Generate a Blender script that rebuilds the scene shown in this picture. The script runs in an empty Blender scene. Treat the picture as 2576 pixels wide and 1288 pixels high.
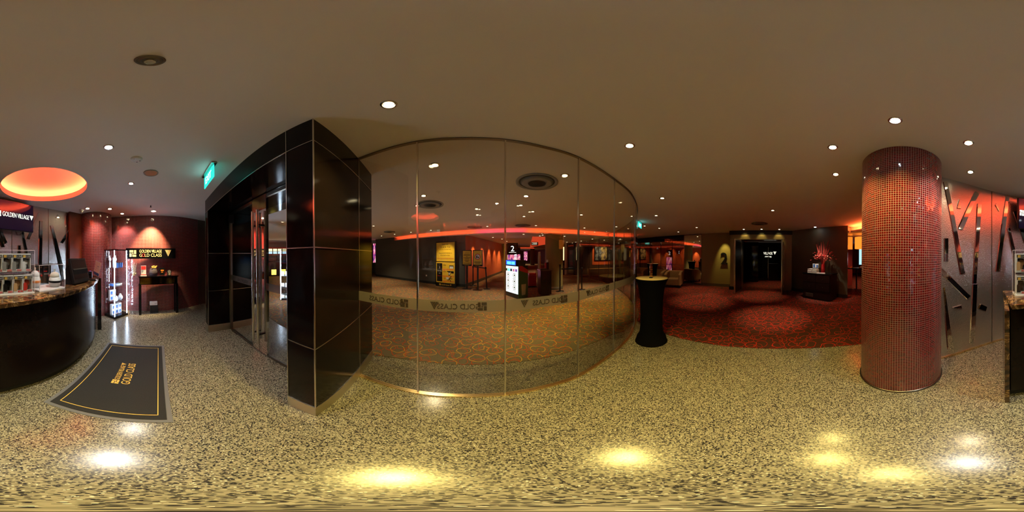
import bpy, bmesh, math, random
from math import sin, cos, tan, pi, radians, sqrt, atan2
from mathutils import Vector, Matrix
random.seed(7)
SC = bpy.context.scene
COL = SC.collection
H = 1.5            # eye height
CEIL = 2.61
TILT = radians(.42); AXT = radians((2500/2576-.5)*360)

# ------------------------------------------------------------------ measuring
def ray(px, py):
    az = (px/2576-.5)*2*pi; el = (.5-py/1288)*pi + TILT*cos(((px/2576-.5)*2*pi)-AXT)
    return az, el
def F(px, py, z=0.0):
    az, el = ray(px, py); d = (z-H)/tan(el)
    return Vector((d*sin(az), d*cos(az), z))
def D(px, py, d):
    az, el = ray(px, py)
    return Vector((d*sin(az), d*cos(az), H+d*tan(el)))
def on_path(px, py, path):
    az, el = ray(px, py); dx, dy = sin(az), cos(az); s = 0; best = None
    for a, b in zip(path, path[1:]):
        ex, ey = b[0]-a[0], b[1]-a[1]; L = sqrt(ex*ex+ey*ey)
        den = dx*ey-dy*ex
        if abs(den) > 1e-9:
            t = (a[0]*ey-a[1]*ex)/den; u = (a[0]*dy-a[1]*dx)/den
            if t > 0 and -1e-6 <= u <= 1+1e-6:
                if best is None or t < best[2]: best = (s+u*L, H+t*tan(el), t)
        s += L
    return best
def smooth_path(pts, n=8):
    out = []
    P = [Vector(p) for p in pts]; P = [P[0]*2-P[1]] + P + [P[-1]*2-P[-2]]
    for i in range(1, len(P)-2):
        for k in range(n):
            t = k/n
            out.append(.5*((2*P[i])+(-P[i-1]+P[i+1])*t+(2*P[i-1]-5*P[i]+4*P[i+1]-P[i+2])*t*t+(-P[i-1]+3*P[i]-3*P[i+1]+P[i+2])*t**3))
    out.append(P[-2]); return [tuple(p) for p in out]
def path_at(path, s):
    acc = 0
    for a, b in zip(path, path[1:]):
        L = math.dist(a, b)
        if s <= acc+L or b is path[-1]:
            t = (s-acc)/L; d = Vector((b[0]-a[0], b[1]-a[1])).normalized()
            return Vector((a[0]+(b[0]-a[0])*t, a[1]+(b[1]-a[1])*t)), d
        acc += L
def path_len(path): return sum(math.dist(a, b) for a, b in zip(path, path[1:]))

# ------------------------------------------------------------------ materials
MATS = {}
def nt(name):
    m = bpy.data.materials.new(name); m.use_nodes = True
    t = m.node_tree; t.nodes.clear()
    o = t.nodes.new('ShaderNodeOutputMaterial'); MATS[name] = m
    return m, t, o
def pbr(name, col, rough=.5, metal=0, emit=None, es=1, noise=0, nscale=30, bump=0, bscale=80, spec=.5, coat=0, trans=0, alpha=1):
    m, t, o = nt(name); b = t.nodes.new('ShaderNodeBsdfPrincipled')
    b.inputs['Base Color'].default_value = (*col, 1); b.inputs['Roughness'].default_value = rough
    b.inputs['Metallic'].default_value = metal; b.inputs['Specular IOR Level'].default_value = spec
    b.inputs['Coat Weight'].default_value = coat; b.inputs['Transmission Weight'].default_value = trans
    b.inputs['Alpha'].default_value = alpha
    if emit: b.inputs['Emission Color'].default_value = (*emit, 1); b.inputs['Emission Strength'].default_value = es
    tc = t.nodes.new('ShaderNodeTexCoord')
    if noise:
        n = t.nodes.new('ShaderNodeTexNoise'); n.inputs['Scale'].default_value = nscale; n.inputs['Detail'].default_value = 4
        t.links.new(tc.outputs['Object'], n.inputs['Vector'])
        mx = t.nodes.new('ShaderNodeMix'); mx.data_type = 'RGBA'
        mx.inputs[6].default_value = (*[c*(1-noise) for c in col], 1); mx.inputs[7].default_value = (*[min(1, c*(1+noise)) for c in col], 1)
        t.links.new(n.outputs['Fac'], mx.inputs[0]); t.links.new(mx.outputs[2], b.inputs['Base Color'])
    if bump:
        n = t.nodes.new('ShaderNodeTexNoise'); n.inputs['Scale'].default_value = bscale; n.inputs['Detail'].default_value = 3
        t.links.new(tc.outputs['Object'], n.inputs['Vector'])
        bp = t.nodes.new('ShaderNodeBump'); bp.inputs['Strength'].default_value = bump; bp.inputs['Distance'].default_value = .01
        t.links.new(n.outputs['Fac'], bp.inputs['Height']); t.links.new(bp.outputs[0], b.inputs['Normal'])
    t.links.new(b.outputs[0], o.inputs[0]); return m
def emis(name, col, s):
    m, t, o = nt(name); e = t.nodes.new('ShaderNodeEmission')
    e.inputs[0].default_value = (*col, 1); e.inputs[1].default_value = s
    t.links.new(e.outputs[0], o.inputs[0]); return m
def glass(name, tint, refl=.9, rough=0, base=.04):
    m, t, o = nt(name)
    tr = t.nodes.new('ShaderNodeBsdfTransparent'); tr.inputs[0].default_value = (*tint, 1)
    g = t.nodes.new('ShaderNodeBsdfGlossy'); g.inputs[0].default_value = (refl, refl, refl, 1); g.inputs['Roughness'].default_value = rough
    mx = t.nodes.new('ShaderNodeMixShader'); ge = t.nodes.new('ShaderNodeNewGeometry')
    dp = t.nodes.new('ShaderNodeVectorMath'); dp.operation = 'DOT_PRODUCT'
    t.links.new(ge.outputs['Incoming'], dp.inputs[0]); t.links.new(ge.outputs['Normal'], dp.inputs[1])
    k = mnode(t, 'SUBTRACT', 1.0, mnode(t, 'ABSOLUTE', dp.outputs['Value']), True)   # Schlick reflectance, the same from both sides
    fac = mnode(t, 'ADD', mnode(t, 'MULTIPLY', mnode(t, 'POWER', k, 5.0), 1-base), base, True)
    t.links.new(fac, mx.inputs[0])
    t.links.new(tr.outputs[0], mx.inputs[1]); t.links.new(g.outputs[0], mx.inputs[2]); t.links.new(mx.outputs[0], o.inputs[0])
    return m
def mnode(t, op, a, b=None, clamp=False):
    n = t.nodes.new('ShaderNodeMath'); n.operation = op; n.use_clamp = clamp
    for i, v in enumerate((a, b)):
        if v is None: continue
        if isinstance(v, (int, float)): n.inputs[i].default_value = v
        else: t.links.new(v, n.inputs[i])
    return n.outputs[0]
def mix(t, f, a, b):
    n = t.nodes.new('ShaderNodeMix'); n.data_type = 'RGBA'
    for i, v in ((0, f), (6, a), (7, b)):
        if isinstance(v, tuple): n.inputs[i].default_value = (*v, 1)
        elif isinstance(v, (int, float)): n.inputs[i].default_value = v
        else: t.links.new(v, n.inputs[i])
    return n.outputs[2]
def mosaic(name, a, b, grout, pitch=.0215, gw=.12):
    m, t, o = nt(name); bs = t.nodes.new('ShaderNodeBsdfPrincipled')
    uv = t.nodes.new('ShaderNodeTexCoord')
    sc = t.nodes.new('ShaderNodeVectorMath'); sc.operation = 'SCALE'; sc.inputs['Scale'].default_value = 1/pitch
    t.links.new(uv.outputs['UV'], sc.inputs[0])
    fl = t.nodes.new('ShaderNodeVectorMath'); fl.operation = 'FLOOR'; t.links.new(sc.outputs[0], fl.inputs[0])
    fr = t.nodes.new('ShaderNodeVectorMath'); fr.operation = 'FRACTION'; t.links.new(sc.outputs[0], fr.inputs[0])
    sp = t.nodes.new('ShaderNodeSeparateXYZ'); t.links.new(fr.outputs[0], sp.inputs[0])
    gx = mnode(t, 'LESS_THAN', sp.outputs[0], gw); gy = mnode(t, 'LESS_THAN', sp.outputs[1], gw)
    g = mnode(t, 'MAXIMUM', gx, gy)
    wn = t.nodes.new('ShaderNodeTexWhiteNoise'); wn.noise_dimensions = '2D'; t.links.new(fl.outputs[0], wn.inputs['Vector'])
    tile = mix(t, wn.outputs['Value'], a, b)
    c = mix(t, g, tile, grout); t.links.new(c, bs.inputs['Base Color'])
    r = mnode(t, 'ADD', mnode(t, 'MULTIPLY', g, .5), .08); t.links.new(r, bs.inputs['Roughness'])
    geo = t.nodes.new('ShaderNodeNewGeometry')
    su = t.nodes.new('ShaderNodeVectorMath'); su.operation = 'SUBTRACT'; t.links.new(wn.outputs['Color'], su.inputs[0]); su.inputs[1].default_value = (.5, .5, .5)
    s2 = t.nodes.new('ShaderNodeVectorMath'); s2.operation = 'SCALE'; s2.inputs['Scale'].default_value = .06; t.links.new(su.outputs[0], s2.inputs[0])
    ad = t.nodes.new('ShaderNodeVectorMath'); ad.operation = 'ADD'; t.links.new(geo.outputs['Normal'], ad.inputs[0]); t.links.new(s2.outputs[0], ad.inputs[1])
    nm = t.nodes.new('ShaderNodeVectorMath'); nm.operation = 'NORMALIZE'; t.links.new(ad.outputs[0], nm.inputs[0])
    t.links.new(nm.outputs[0], bs.inputs['Normal'])
    bs.inputs['Specular IOR Level'].default_value = .7
    t.links.new(bs.outputs[0], o.inputs[0]); return m
def terrazzo():
    m, t, o = nt('terrazzo'); bs = t.nodes.new('ShaderNodeBsdfPrincipled')
    tc = t.nodes.new('ShaderNodeTexCoord')
    v = t.nodes.new('ShaderNodeTexVoronoi'); v.voronoi_dimensions = '2D'; v.inputs['Scale'].default_value = 125; v.inputs['Randomness'].default_value = 1
    t.links.new(tc.outputs['Object'], v.inputs['Vector'])
    sp = t.nodes.new('ShaderNodeSeparateColor'); t.links.new(v.outputs['Color'], sp.inputs[0])
    dark = mnode(t, 'LESS_THAN', sp.outputs[0], .40)
    small = mnode(t, 'LESS_THAN', v.outputs['Distance'], .52)
    dk = mnode(t, 'MULTIPLY', dark, small)
    white = mnode(t, 'GREATER_THAN', sp.outputs[1], .93)
    base = mix(t, sp.outputs[2], (.14, .127, .09), (.32, .292, .21))
    c = mix(t, dk, base, (.018, .016, .02)); c = mix(t, mnode(t, 'MULTIPLY', white, mnode(t, 'LESS_THAN', v.outputs['Distance'], .3)), c, (.75, .72, .6))
    t.links.new(c, bs.inputs['Base Color']); bs.inputs['Roughness'].default_value = .2
    bs.inputs['Specular IOR Level'].default_value = .5
    t.links.new(bs.outputs[0], o.inputs[0]); return m
def carpet(name, base, base2, ringa, ringb, scale=4.2):
    m, t, o = nt(name); bs = t.nodes.new('ShaderNodeBsdfPrincipled')
    tc = t.nodes.new('ShaderNodeTexCoord')
    dn = t.nodes.new('ShaderNodeTexNoise'); dn.inputs['Scale'].default_value = 3.5; t.links.new(tc.outputs['Object'], dn.inputs['Vector'])
    off = t.nodes.new('ShaderNodeVectorMath'); off.operation = 'SCALE'; off.inputs['Scale'].default_value = .14; t.links.new(dn.outputs['Color'], off.inputs[0])
    ad = t.nodes.new('ShaderNodeVectorMath'); ad.operation = 'ADD'; t.links.new(tc.outputs['Object'], ad.inputs[0]); t.links.new(off.outputs[0], ad.inputs[1])
    n = t.nodes.new('ShaderNodeTexNoise'); n.inputs['Scale'].default_value = 120; t.links.new(tc.outputs['Object'], n.inputs['Vector'])
    c = mix(t, n.outputs['Fac'], base, base2)
    for k, (col, r, w, sc) in enumerate(((ringb, .38, .019, scale), (ringa, .36, .019, scale*.92), (ringb, .31, .019, scale*1.15))):
        mp = t.nodes.new('ShaderNodeMapping'); mp.inputs['Location'].default_value = (3.1*k, 1.7*k, 0); t.links.new(ad.outputs[0], mp.inputs[0])
        v = t.nodes.new('ShaderNodeTexVoronoi'); v.voronoi_dimensions = '2D'; v.inputs['Scale'].default_value = sc; v.inputs['Randomness'].default_value = .85
        t.links.new(mp.outputs[0], v.inputs['Vector'])
        f = mnode(t, 'LESS_THAN', mnode(t, 'ABSOLUTE', mnode(t, 'SUBTRACT', v.outputs['Distance'], r)), w)
        c = mix(t, mnode(t, 'MULTIPLY', f, .9), c, col)
    t.links.new(c, bs.inputs['Base Color']); bs.inputs['Roughness'].default_value = .95; bs.inputs['Specular IOR Level'].default_value = .1
    bp = t.nodes.new('ShaderNodeBump'); bp.inputs['Strength'].default_value = .4; bp.inputs['Distance'].default_value = .004
    t.links.new(n.outputs['Fac'], bp.inputs['Height']); t.links.new(bp.outputs[0], bs.inputs['Normal'])
    t.links.new(bs.outputs[0], o.inputs[0]); return m
def marble():
    m, t, o = nt('marble'); bs = t.nodes.new('ShaderNodeBsdfPrincipled'); tc = t.nodes.new('ShaderNodeTexCoord')
    n = t.nodes.new('ShaderNodeTexNoise'); n.inputs['Scale'].default_value = 9; n.inputs['Detail'].default_value = 8; n.inputs['Distortion'].default_value = 1.6
    t.links.new(tc.outputs['Object'], n.inputs['Vector'])
    r = t.nodes.new('ShaderNodeValToRGB'); r.color_ramp.elements[0].position = .38; r.color_ramp.elements[0].color = (.015, .008, .005, 1)
    r.color_ramp.elements[1].position = .56; r.color_ramp.elements[1].color = (.09, .045, .018, 1)
    for p, c in ((.6, (.32, .2, .07, 1)), (.63, (.07, .035, .015, 1)), (.75, (.14, .07, .03, 1))):
        e = r.color_ramp.elements.new(p); e.color = c
    t.links.new(n.outputs['Fac'], r.inputs[0]); t.links.new(r.outputs[0], bs.inputs['Base Color']); bs.inputs['Roughness'].default_value = .1
    t.links.new(bs.outputs[0], o.inputs[0]); return m

M = dict(
 ceil=pbr('ceiling_paint', (.93, .90, .86), .75, noise=.03, nscale=2),
 terr=terrazzo(), marble=marble(),
 car_lobby=carpet('lobby_carpet', (.09, .075, .048), (.18, .145, .09), (.55, .30, .03), (.45, .06, .015)),
 car_lounge=carpet('lounge_carpet', (.045, .018, .012), (.085, .035, .022), (.50, .03, .015), (.42, .018, .01)),
 mosa=mosaic('red_mosaic', (.07, .001, .002), (.18, .002, .004), (.44, .27, .25)),
 clad=pbr('lacquer_cladding', (.006, .0035, .003), .10, bump=.02, bscale=300, spec=.15),
 steel=pbr('brushed_steel', (.62, .58, .52), .22, 1), mirror=pbr('mirror_steel', (.75, .74, .74), .04, 1), mirrorglass=pbr('mirror_glass', (.8, .78, .74), .01, 1),
 dsteel=pbr('dark_steel', (.22, .19, .16), .3, 1),
 bronze=pbr('bronze_plinth', (.55, .48, .34), .3, 1, bump=.05, bscale=200),
 texmetal=pbr('hammered_metal', (.62, .60, .56), .27, .88, bump=.35, bscale=75),
 strip=pbr('polished_strip', (.75, .72, .68), .06, 1),
 black=pbr('black_plastic', (.008, .008, .009), .3, spec=.3), mblack=pbr('matt_black', (.012, .012, .012), .8), gblack=pbr('gloss_black', (.004, .004, .005), .06, spec=.4),
 white=pbr('white_plastic', (.8, .8, .8), .4), cream=pbr('cream_plastic', (.62, .58, .48), .5), grey=pbr('grey_paint', (.3, .3, .29), .5),
 wood=pbr('dark_wood', (.012, .005, .004), .35, spec=.3, noise=.5, nscale=12), wood2=pbr('red_wood', (.16, .04, .015), .4, noise=.3, nscale=8),
 olive=pbr('olive_wallpaper', (.26, .205, .075), .6, noise=.12, nscale=60, bump=.1, bscale=120), dolive=pbr('dark_olive_wallpaper', (.09, .068, .035), .6, noise=.15, nscale=60),
 orange=pbr('orange_wall', (.75, .16, .045), .55), redwall=pbr('red_wall', (.35, .03, .02), .6), greywall=pbr('charcoal_wall', (.07, .068, .062), .6, noise=.08, nscale=40),
 brownwall=pbr('brown_panel', (.10, .06, .04), .4), mat=pbr('mat_pile', (.020, .019, .021), .95, noise=.45, nscale=180, bump=.5, bscale=400),
 rubber=pbr('grey_rubber', (.13, .13, .14), .7), gold=pbr('gold_print', (.80, .50, .08), .6), goldmetal=pbr('gold_metal', (.85, .65, .3), .25, 1),
 glassw=glass('wall_glass', (.87, .87, .835), .9, 0, .05), gclear=glass('clear_glass', (.94, .95, .96), .9, 0, .035), acrylic=glass('acrylic', (.96, .97, .98), .95, .0, .05),
 darkglass=glass('smoked_glass', (.5, .46, .42), .9, 0, .14),
 frost=pbr('frosted_film', (.20, .17, .145), .6, alpha=.66), cutout=pbr('cutout_film', (.05, .035, .025), .5, alpha=.75),
 yellow=pbr('yellow_print', (.85, .55, .03), .5), orangeP=pbr('orange_print', (.85, .28, .02), .5),
 red=pbr('red_plastic', (.6, .015, .015), .35), redprint=pbr('red_print', (.65, .03, .03), .5), blueP=pbr('blue_print', (.05, .14, .4), .5), greenP=pbr('green_print', (.05, .14, .05), .5), orangePl=pbr('orange_plastic', (.75, .25, .05), .4),
 tan=pbr('tan_velvet', (.34, .2, .07), .9, noise=.2, nscale=30), tablecl=pbr('table_top_cloth', (.55, .43, .2), .85), cloth=pbr('black_stretch_cloth', (.003, .003, .003), .9, spec=.05),
 silverwood=pbr('pale_wood', (.6, .38, .18), .5), flower=pbr('red_petal', (.8, .06, .05), .6), pinkfl=pbr('pink_petal', (.9, .35, .25), .6), twig=pbr('twig', (.5, .07, .05), .7), leafm=pbr('green_leaf', (.12, .25, .06), .6), bag=pbr('dark_bag', (.05, .04, .055), .7, bump=.6, bscale=60),
 e_warm=emis('lamp_warm', (1, .82, .5), 22), e_white=emis('lamp_white', (.85, .92, 1), 30), e_dim=emis('lamp_dim', (1, .8, .45), 5), e_speck=emis('lamp_far', (1, .85, .6), 6),
 e_led=emis('led_tube', (.66, .82, 1), 42), e_cove=emis('led_cove', (1, .13, .025), 75), e_red=emis('led_red', (1, .085, .018), 7), e_disc=emis('led_amber', (1, .085, .03), 46), e_disp=emis('display_white', (.75, .92, .95), 1.5), e_blue=emis('display_blue', (.03, .1, 1), 1.6), e_cyan=emis('display_cyan', (.1, .6, 1), 1.8),
 e_exit=emis('exit_green', (.02, .42, .36), 1.5), e_exitw=emis('exit_letters', (.6, 1, .95), 2), e_tv=pbr('screen_navy', (.004, .004, .012), .08, emit=(.004, .002, .02), es=.35), e_tvw=emis('screen_white', (.9, .95, .75), 1.3), e_sign=emis('sign_white', (1, 1, 1), 1.6), e_pink=emis('poster_pink', (.8, .25, .45), .8), e_purple=emis('poster_purple', (.35, .15, .6), .8), e_menu=emis('menu_light', (1, .75, .35), 1.6), e_menub=emis('menu_blue', (.5, .7, .8), 1.0), e_panel=emis('coral_panel', (1, .09, .03), .55), e_lamp=emis('lamp_shade_glow', (1, .22, .02), 1.1), e_yellow=emis('food_light', (1, .75, .1), 1.8), e_window=emis('window_light', (.3, .55, .7), 1.2),
 e_art=emis('art_lit', (.42, .36, .16), .5), e_gold=pbr('letter_metal', (.85, .68, .35), .45, .3), e_signw=emis('sign_cream', (1, .95, .75), .9),
)

# ------------------------------------------------------------------ mesh building
class MB:
    def __init__(s): s.v = []; s.f = []; s.uv = None; s.smooth = []
    def add(s, vs, fs, M4=None, sm=False):
        n = len(s.v)
        s.v += [tuple(M4 @ Vector(v)) if M4 else tuple(v) for v in vs]
        for f in fs: s.f.append(tuple(i+n for i in f)); s.smooth.append(sm)
        return s
    def box(s, cx, cy, cz, sx, sy, sz, rz=0, M4=None):
        vs = []
        for z in (-.5, .5):
            for x, y in ((-.5, -.5), (.5, -.5), (.5, .5), (-.5, .5)):
                X, Y = x*sx, y*sy
                vs.append((cx+X*cos(rz)-Y*sin(rz), cy+X*sin(rz)+Y*cos(rz), cz+z*sz))
        return s.add(vs, [(3, 2, 1, 0), (4, 5, 6, 7), (0, 1, 5, 4), (1, 2, 6, 5), (2, 3, 7, 6), (3, 0, 4, 7)], M4)
    def b2(s, x0, x1, y0, y1, z0, z1): return s.box((x0+x1)/2, (y0+y1)/2, (z0+z1)/2, abs(x1-x0), abs(y1-y0), abs(z1-z0))
    def prism(s, poly, z0, z1, M4=None):
        a = sum(p[0]*q[1]-q[0]*p[1] for p, q in zip(poly, poly[1:]+poly[:1]))
        if a < 0: poly = poly[::-1]
        n = len(poly); vs = [(p[0], p[1], z0) for p in poly]+[(p[0], p[1], z1) for p in poly]
        fs = [tuple(range(n-1, -1, -1)), tuple(range(n, 2*n))]+[(i, (i+1) % n, n+(i+1) % n, n+i) for i in range(n)]
        return s.add(vs, fs, M4)
    def lathe(s, prof, c=(0, 0, 0), seg=32, M4=None, sm=True, sx=1, sy=1):
        vs = []; fs = []
        for r, z in prof:
            for k in range(seg):
                a = 2*pi*k/seg; vs.append((c[0]+r*cos(a)*sx, c[1]+r*sin(a)*sy, c[2]+z))
        for i in range(len(prof)-1):
            for k in range(seg):
                k2 = (k+1) % seg; fs.append((i*seg+k, i*seg+k2, (i+1)*seg+k2, (i+1)*seg+k))
        s.add(vs, fs, M4, sm)
        n = len(prof)
        s.add([vs[k] for k in range(seg)], [tuple(range(seg-1, -1, -1))], M4)
        s.add([vs[(n-1)*seg+k] for k in range(seg)], [tuple(range(seg))], M4)
        return s
    def cyl(s, c, r, z0, z1, seg=24, r2=None): return s.lathe([(r, z0), (r if r2 is None else r2, z1)], (c[0], c[1], 0), seg)
    def ball(s, c, r, seg=20, sz=1): return s.lathe([(max(r*sin(pi*k/12), .0005), -r*cos(pi*k/12)*sz) for k in range(13)], c, seg)
    def tube(s, pts, r, seg=8):
        pts = [Vector(p) for p in pts]; rings = []; vs = []; fs = []
        for i, p in enumerate(pts):
            d = (pts[min(i+1, len(pts)-1)]-pts[max(i-1, 0)]).normalized()
            u = d.cross(Vector((0, 0, 1)) if abs(d.z) < .9 else Vector((1, 0, 0))).normalized(); w = d.cross(u)
            rr = r[i] if isinstance(r, (list, tuple)) else r
            for k in range(seg):
                a = 2*pi*k/seg; vs.append(p+u*cos(a)*rr+w*sin(a)*rr)
        for i in range(len(pts)-1):
            for k in range(seg):
                k2 = (k+1) % seg; fs.append((i*seg+k, (i+1)*seg+k, (i+1)*seg+k2, i*seg+k2))
        s.add(vs, fs, None, True)
        s.add([vs[k] for k in range(seg)], [tuple(range(seg))]); s.add(vs[-seg:], [tuple(range(seg-1, -1, -1))])
        return s
    def ribbon(s, path, z0, z1, th=.02, side=1, uv=False):
        """solid wall along a 2-D path; th to the given side (+1 = left of travel)"""
        n = len(path); nor = []
        for i in range(n):
            a = path[max(i-1, 0)]; b = path[min(i+1, n-1)]; d = Vector((b[0]-a[0], b[1]-a[1])).normalized(); nor.append(Vector((-d.y, d.x))*side)
        vs = []
        for (x, y), m in zip(path, nor):
            vs += [(x, y, z0), (x, y, z1), (x+m.x*th, y+m.y*th, z0), (x+m.x*th, y+m.y*th, z1)]
        fs = []; 
        if uv: s.uv = {}
        acc = 0; base = len(s.f)
        for i in range(n-1):
            a = 4*i; b = a+4; L = math.dist(path[i], path[i+1])
            fr = (a, b, b+1, a+1); bk = (a+2, a+3, b+3, b+2)
            if side < 0: fr = fr[::-1]; bk = bk[::-1]
            f4 = [fr, bk, (a+1, b+1, b+3, a+3) if side > 0 else (a+3, b+3, b+1, a+1), (a, a+2, b+2, b) if side > 0 else (b, b+2, a+2, a)]
            if uv:
                q = {a: (acc, z0), a+1: (acc, z1), b: (acc+L, z0), b+1: (acc+L, z1), a+2: (acc, z0), a+3: (acc, z1), b+2: (acc+L, z0), b+3: (acc+L, z1)}
                for k, f in enumerate(f4): s.uv[base+len(fs)+k] = [q[j] for j in f]
            fs += f4; acc += L
        e = 4*(n-1); fs += [(0, 1, 3, 2), (e, e+2, e+3, e+1)]
        return s.add(vs, fs, None, False)
    def build(s, name, mat, parent=None, bevel=0, smooth_all=False, loc=None, rz=0):
        me = bpy.data.meshes.new(name); me.from_pydata(s.v, [], s.f); 
        sm = [True]*len(s.f) if smooth_all else s.smooth
        me.polygons.foreach_set('use_smooth', sm)
        if s.uv:
            ul = me.uv_layers.new(name='UVMap')
            for p in me.polygons:
                q = s.uv.get(p.index)
                if q:
                    for li, c in zip(p.loop_indices, q): ul.data[li].uv = c
        me.materials.append(mat if not isinstance(mat, str) else M[mat]); me.update()
        o = bpy.data.objects.new(name, me); COL.objects.link(o)
        if parent: o.parent = parent
        if loc is not None: o.location = loc
        if rz: o.rotation_euler.z = rz
        if bevel:
            b = o.modifiers.new('Bevel', 'BEVEL'); b.width = bevel; b.segments = 2; b.limit_method = 'ANGLE'
        return o
def tag(o, label=None, cat=None, group=None, kind=None):
    if label: o['label'] = label
    if cat: o['category'] = cat
    if group: o['group'] = group
    if kind: o['kind'] = kind
    return o
def thing(name, label, cat, loc=(0, 0, 0), rz=0, group=None):
    o = bpy.data.objects.new(name, None); COL.objects.link(o); o.location = loc; o.rotation_euler.z = rz; o.empty_display_size = .1
    return tag(o, label, cat, group)
def struct(name, loc=(0, 0, 0), rz=0):
    o = bpy.data.objects.new(name, None); COL.objects.link(o); o.location = loc; o.rotation_euler.z = rz; o['kind'] = 'structure'; return o
def copy_tree(o, parent=None):
    c = o.copy(); COL.objects.link(c); c.parent = parent
    for ch in list(o.children): copy_tree(ch, c)
    return c
def basis(o, u, v):
    u = Vector(u).normalized(); v = Vector(v); v = (v-u*v.dot(u)).normalized(); n = u.cross(v)
    return Matrix(((u.x, v.x, n.x, o[0]), (u.y, v.y, n.y, o[1]), (u.z, v.z, n.z, o[2]), (0, 0, 0, 1)))
def text(name, s, mat, parent, o, u, v, height=None, width=None, ext=.001, align='CENTER', offset=0, maxw=None):
    """lettering mesh; o = centre (or start) of the baseline in the parent's space"""
    cu = bpy.data.curves.new(name, 'FONT'); cu.body = s; cu.align_x = align; cu.extrude = .01; cu.offset = offset; cu.resolution_u = 3
    ob = bpy.data.objects.new(name+'_tmp', cu); COL.objects.link(ob)
    dg = bpy.context.evaluated_depsgraph_get(); me = bpy.data.meshes.new_from_object(ob.evaluated_get(dg))
    COL.objects.unlink(ob); bpy.data.objects.remove(ob); bpy.data.curves.remove(cu)
    xs = [q.co.x for q in me.vertices]; ys = [q.co.y for q in me.vertices]
    w, h = max(xs)-min(xs), max(ys)-min(ys); sy = (height/h) if height else (width/w); sx = (width/w) if width else sy
    if maxw and w*sx > maxw: sx = maxw/w
    B = basis(o, u, v) @ Matrix.Diagonal((sx, sy, ext/.01, 1))
    me.transform(B); me.name = name; me.materials.clear(); me.materials.append(M[mat])
    t = bpy.data.objects.new(name, me); COL.objects.link(t)
    if parent: t.parent = parent
    return t
def gv_square(mb, B, s, mirror=False):
    for x0, y0, x1, y1 in ((0, .64, .58, 1), (.68, .42, 1, 1), (.42, 0, 1, .32), (0, 0, .32, .54), (.40, .40, .6, .56)):
        if mirror: x0, x1 = 1-x1, 1-x0
        mb.prism([(x0*s, y0*s), (x1*s, y0*s), (x1*s, y1*s), (x0*s, y1*s)], -.0008, .0008, B)
def gv_tri(mb, B, s, n=5):
    for k in range(n):
        a0 = k/n; a1 = (k+.72)/n
        mb.prism([(a0*s, s), (a1*s, s), (a1*.5*s, s*(1-a1)), (a0*.5*s, s*(1-a0))] if k else [(0, s), (a1*s, s), (a1*.5*s, s*(1-a1))], -.0008, .0008, B)
def offset(path, d):
    out = []; n = len(path)
    for i in range(n):
        a = path[max(i-1, 0)]; b = path[min(i+1, n-1)]; t = Vector((b[0]-a[0], b[1]-a[1])).normalized()
        out.append((path[i][0]-t.y*d, path[i][1]+t.x*d))
    return out

exec_parts = []
# ------------------------------------------------------------------ camera
cam = bpy.data.cameras.new('camera'); co = bpy.data.objects.new('camera', cam); COL.objects.link(co)
cam.type = 'PANO'; cam.panorama_type = 'EQUIRECTANGULAR'; cam.clip_start = .02; cam.clip_end = 200
K = Vector((cos(AXT), -sin(AXT), 0))
co.matrix_world = Matrix.Translation((0, 0, H)) @ Matrix.Rotation(TILT, 4, K) @ Matrix.Rotation(pi/2, 4, 'X')
SC.camera = co
W = bpy.data.worlds.new('world'); SC.world = W; W.use_nodes = True
W.node_tree.nodes['Background'].inputs[0].default_value = (.01, .008, .006, 1)
SC.view_settings.view_transform = 'Standard'; SC.view_settings.look = 'None'; SC.view_settings.exposure = .6; SC.view_settings.gamma = 1
SC.view_settings.use_curve_mapping = False
SC.cycles.use_denoising = True
SC.cycles.max_bounces = 8; SC.cycles.diffuse_bounces = 4; SC.cycles.glossy_bounces = 5; SC.cycles.transparent_max_bounces = 20
SC.cycles.caustics_reflective = False; SC.cycles.caustics_refractive = False
SC.cycles.sample_clamp_indirect = 4; SC.cycles.sample_clamp_direct = 0; SC.cycles.use_light_tree = True; SC.cycles.use_adaptive_sampling = True; SC.cycles.adaptive_threshold = .02

# ------------------------------------------------------------------ plan curves
GLASS = smooth_path([(-1.56, .86), (-1.32, .97), (-.73, 1.105), (-.36, 1.215), (-.06, 1.29), (.26, 1.38), (.64, 1.485), (1.28, 1.77), (1.67, 1.96), (1.96, 2.15), (2.5, 2.6), (3.1, 3.25), (3.75, 4.35), (4.35, 5.8), (4.65, 7.2), (4.6, 9.2), (4.3, 12)])
METAL = smooth_path([(1.24, -1.52), (.99, -1.85), (.72, -2.27), (.48, -2.56), (.33, -2.70), (.11, -2.89), (-.35, -3.19), (-.85, -3.40), (-1.47, -3.58), (-1.98, -3.69), (-2.5, -3.75)])
MOSW = smooth_path([(-2.55, -4.1), (-2.75, -3.8), (-3.02, -3.42), (-3.30, -2.98), (-3.62, -2.55), (-4.0, -2.16), (-4.3, -1.96), (-4.62, -1.79)])
CARP = [(-12, 3.2)] + [(p.x, p.y) for p in (F(700, 816), F(940, 893), F(1048, 908), F(1170, 918), F(1270, 914), F(1360, 903), F(1450, 880), F(1530, 846))]
CARP2 = [(p.x, p.y) for p in (F(1590, 800), F(1640, 826), F(1690, 845), F(1760, 861), F(1830, 871), F(1900, 876), F(2000, 877), F(2090, 873), F(2168, 866))]

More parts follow.
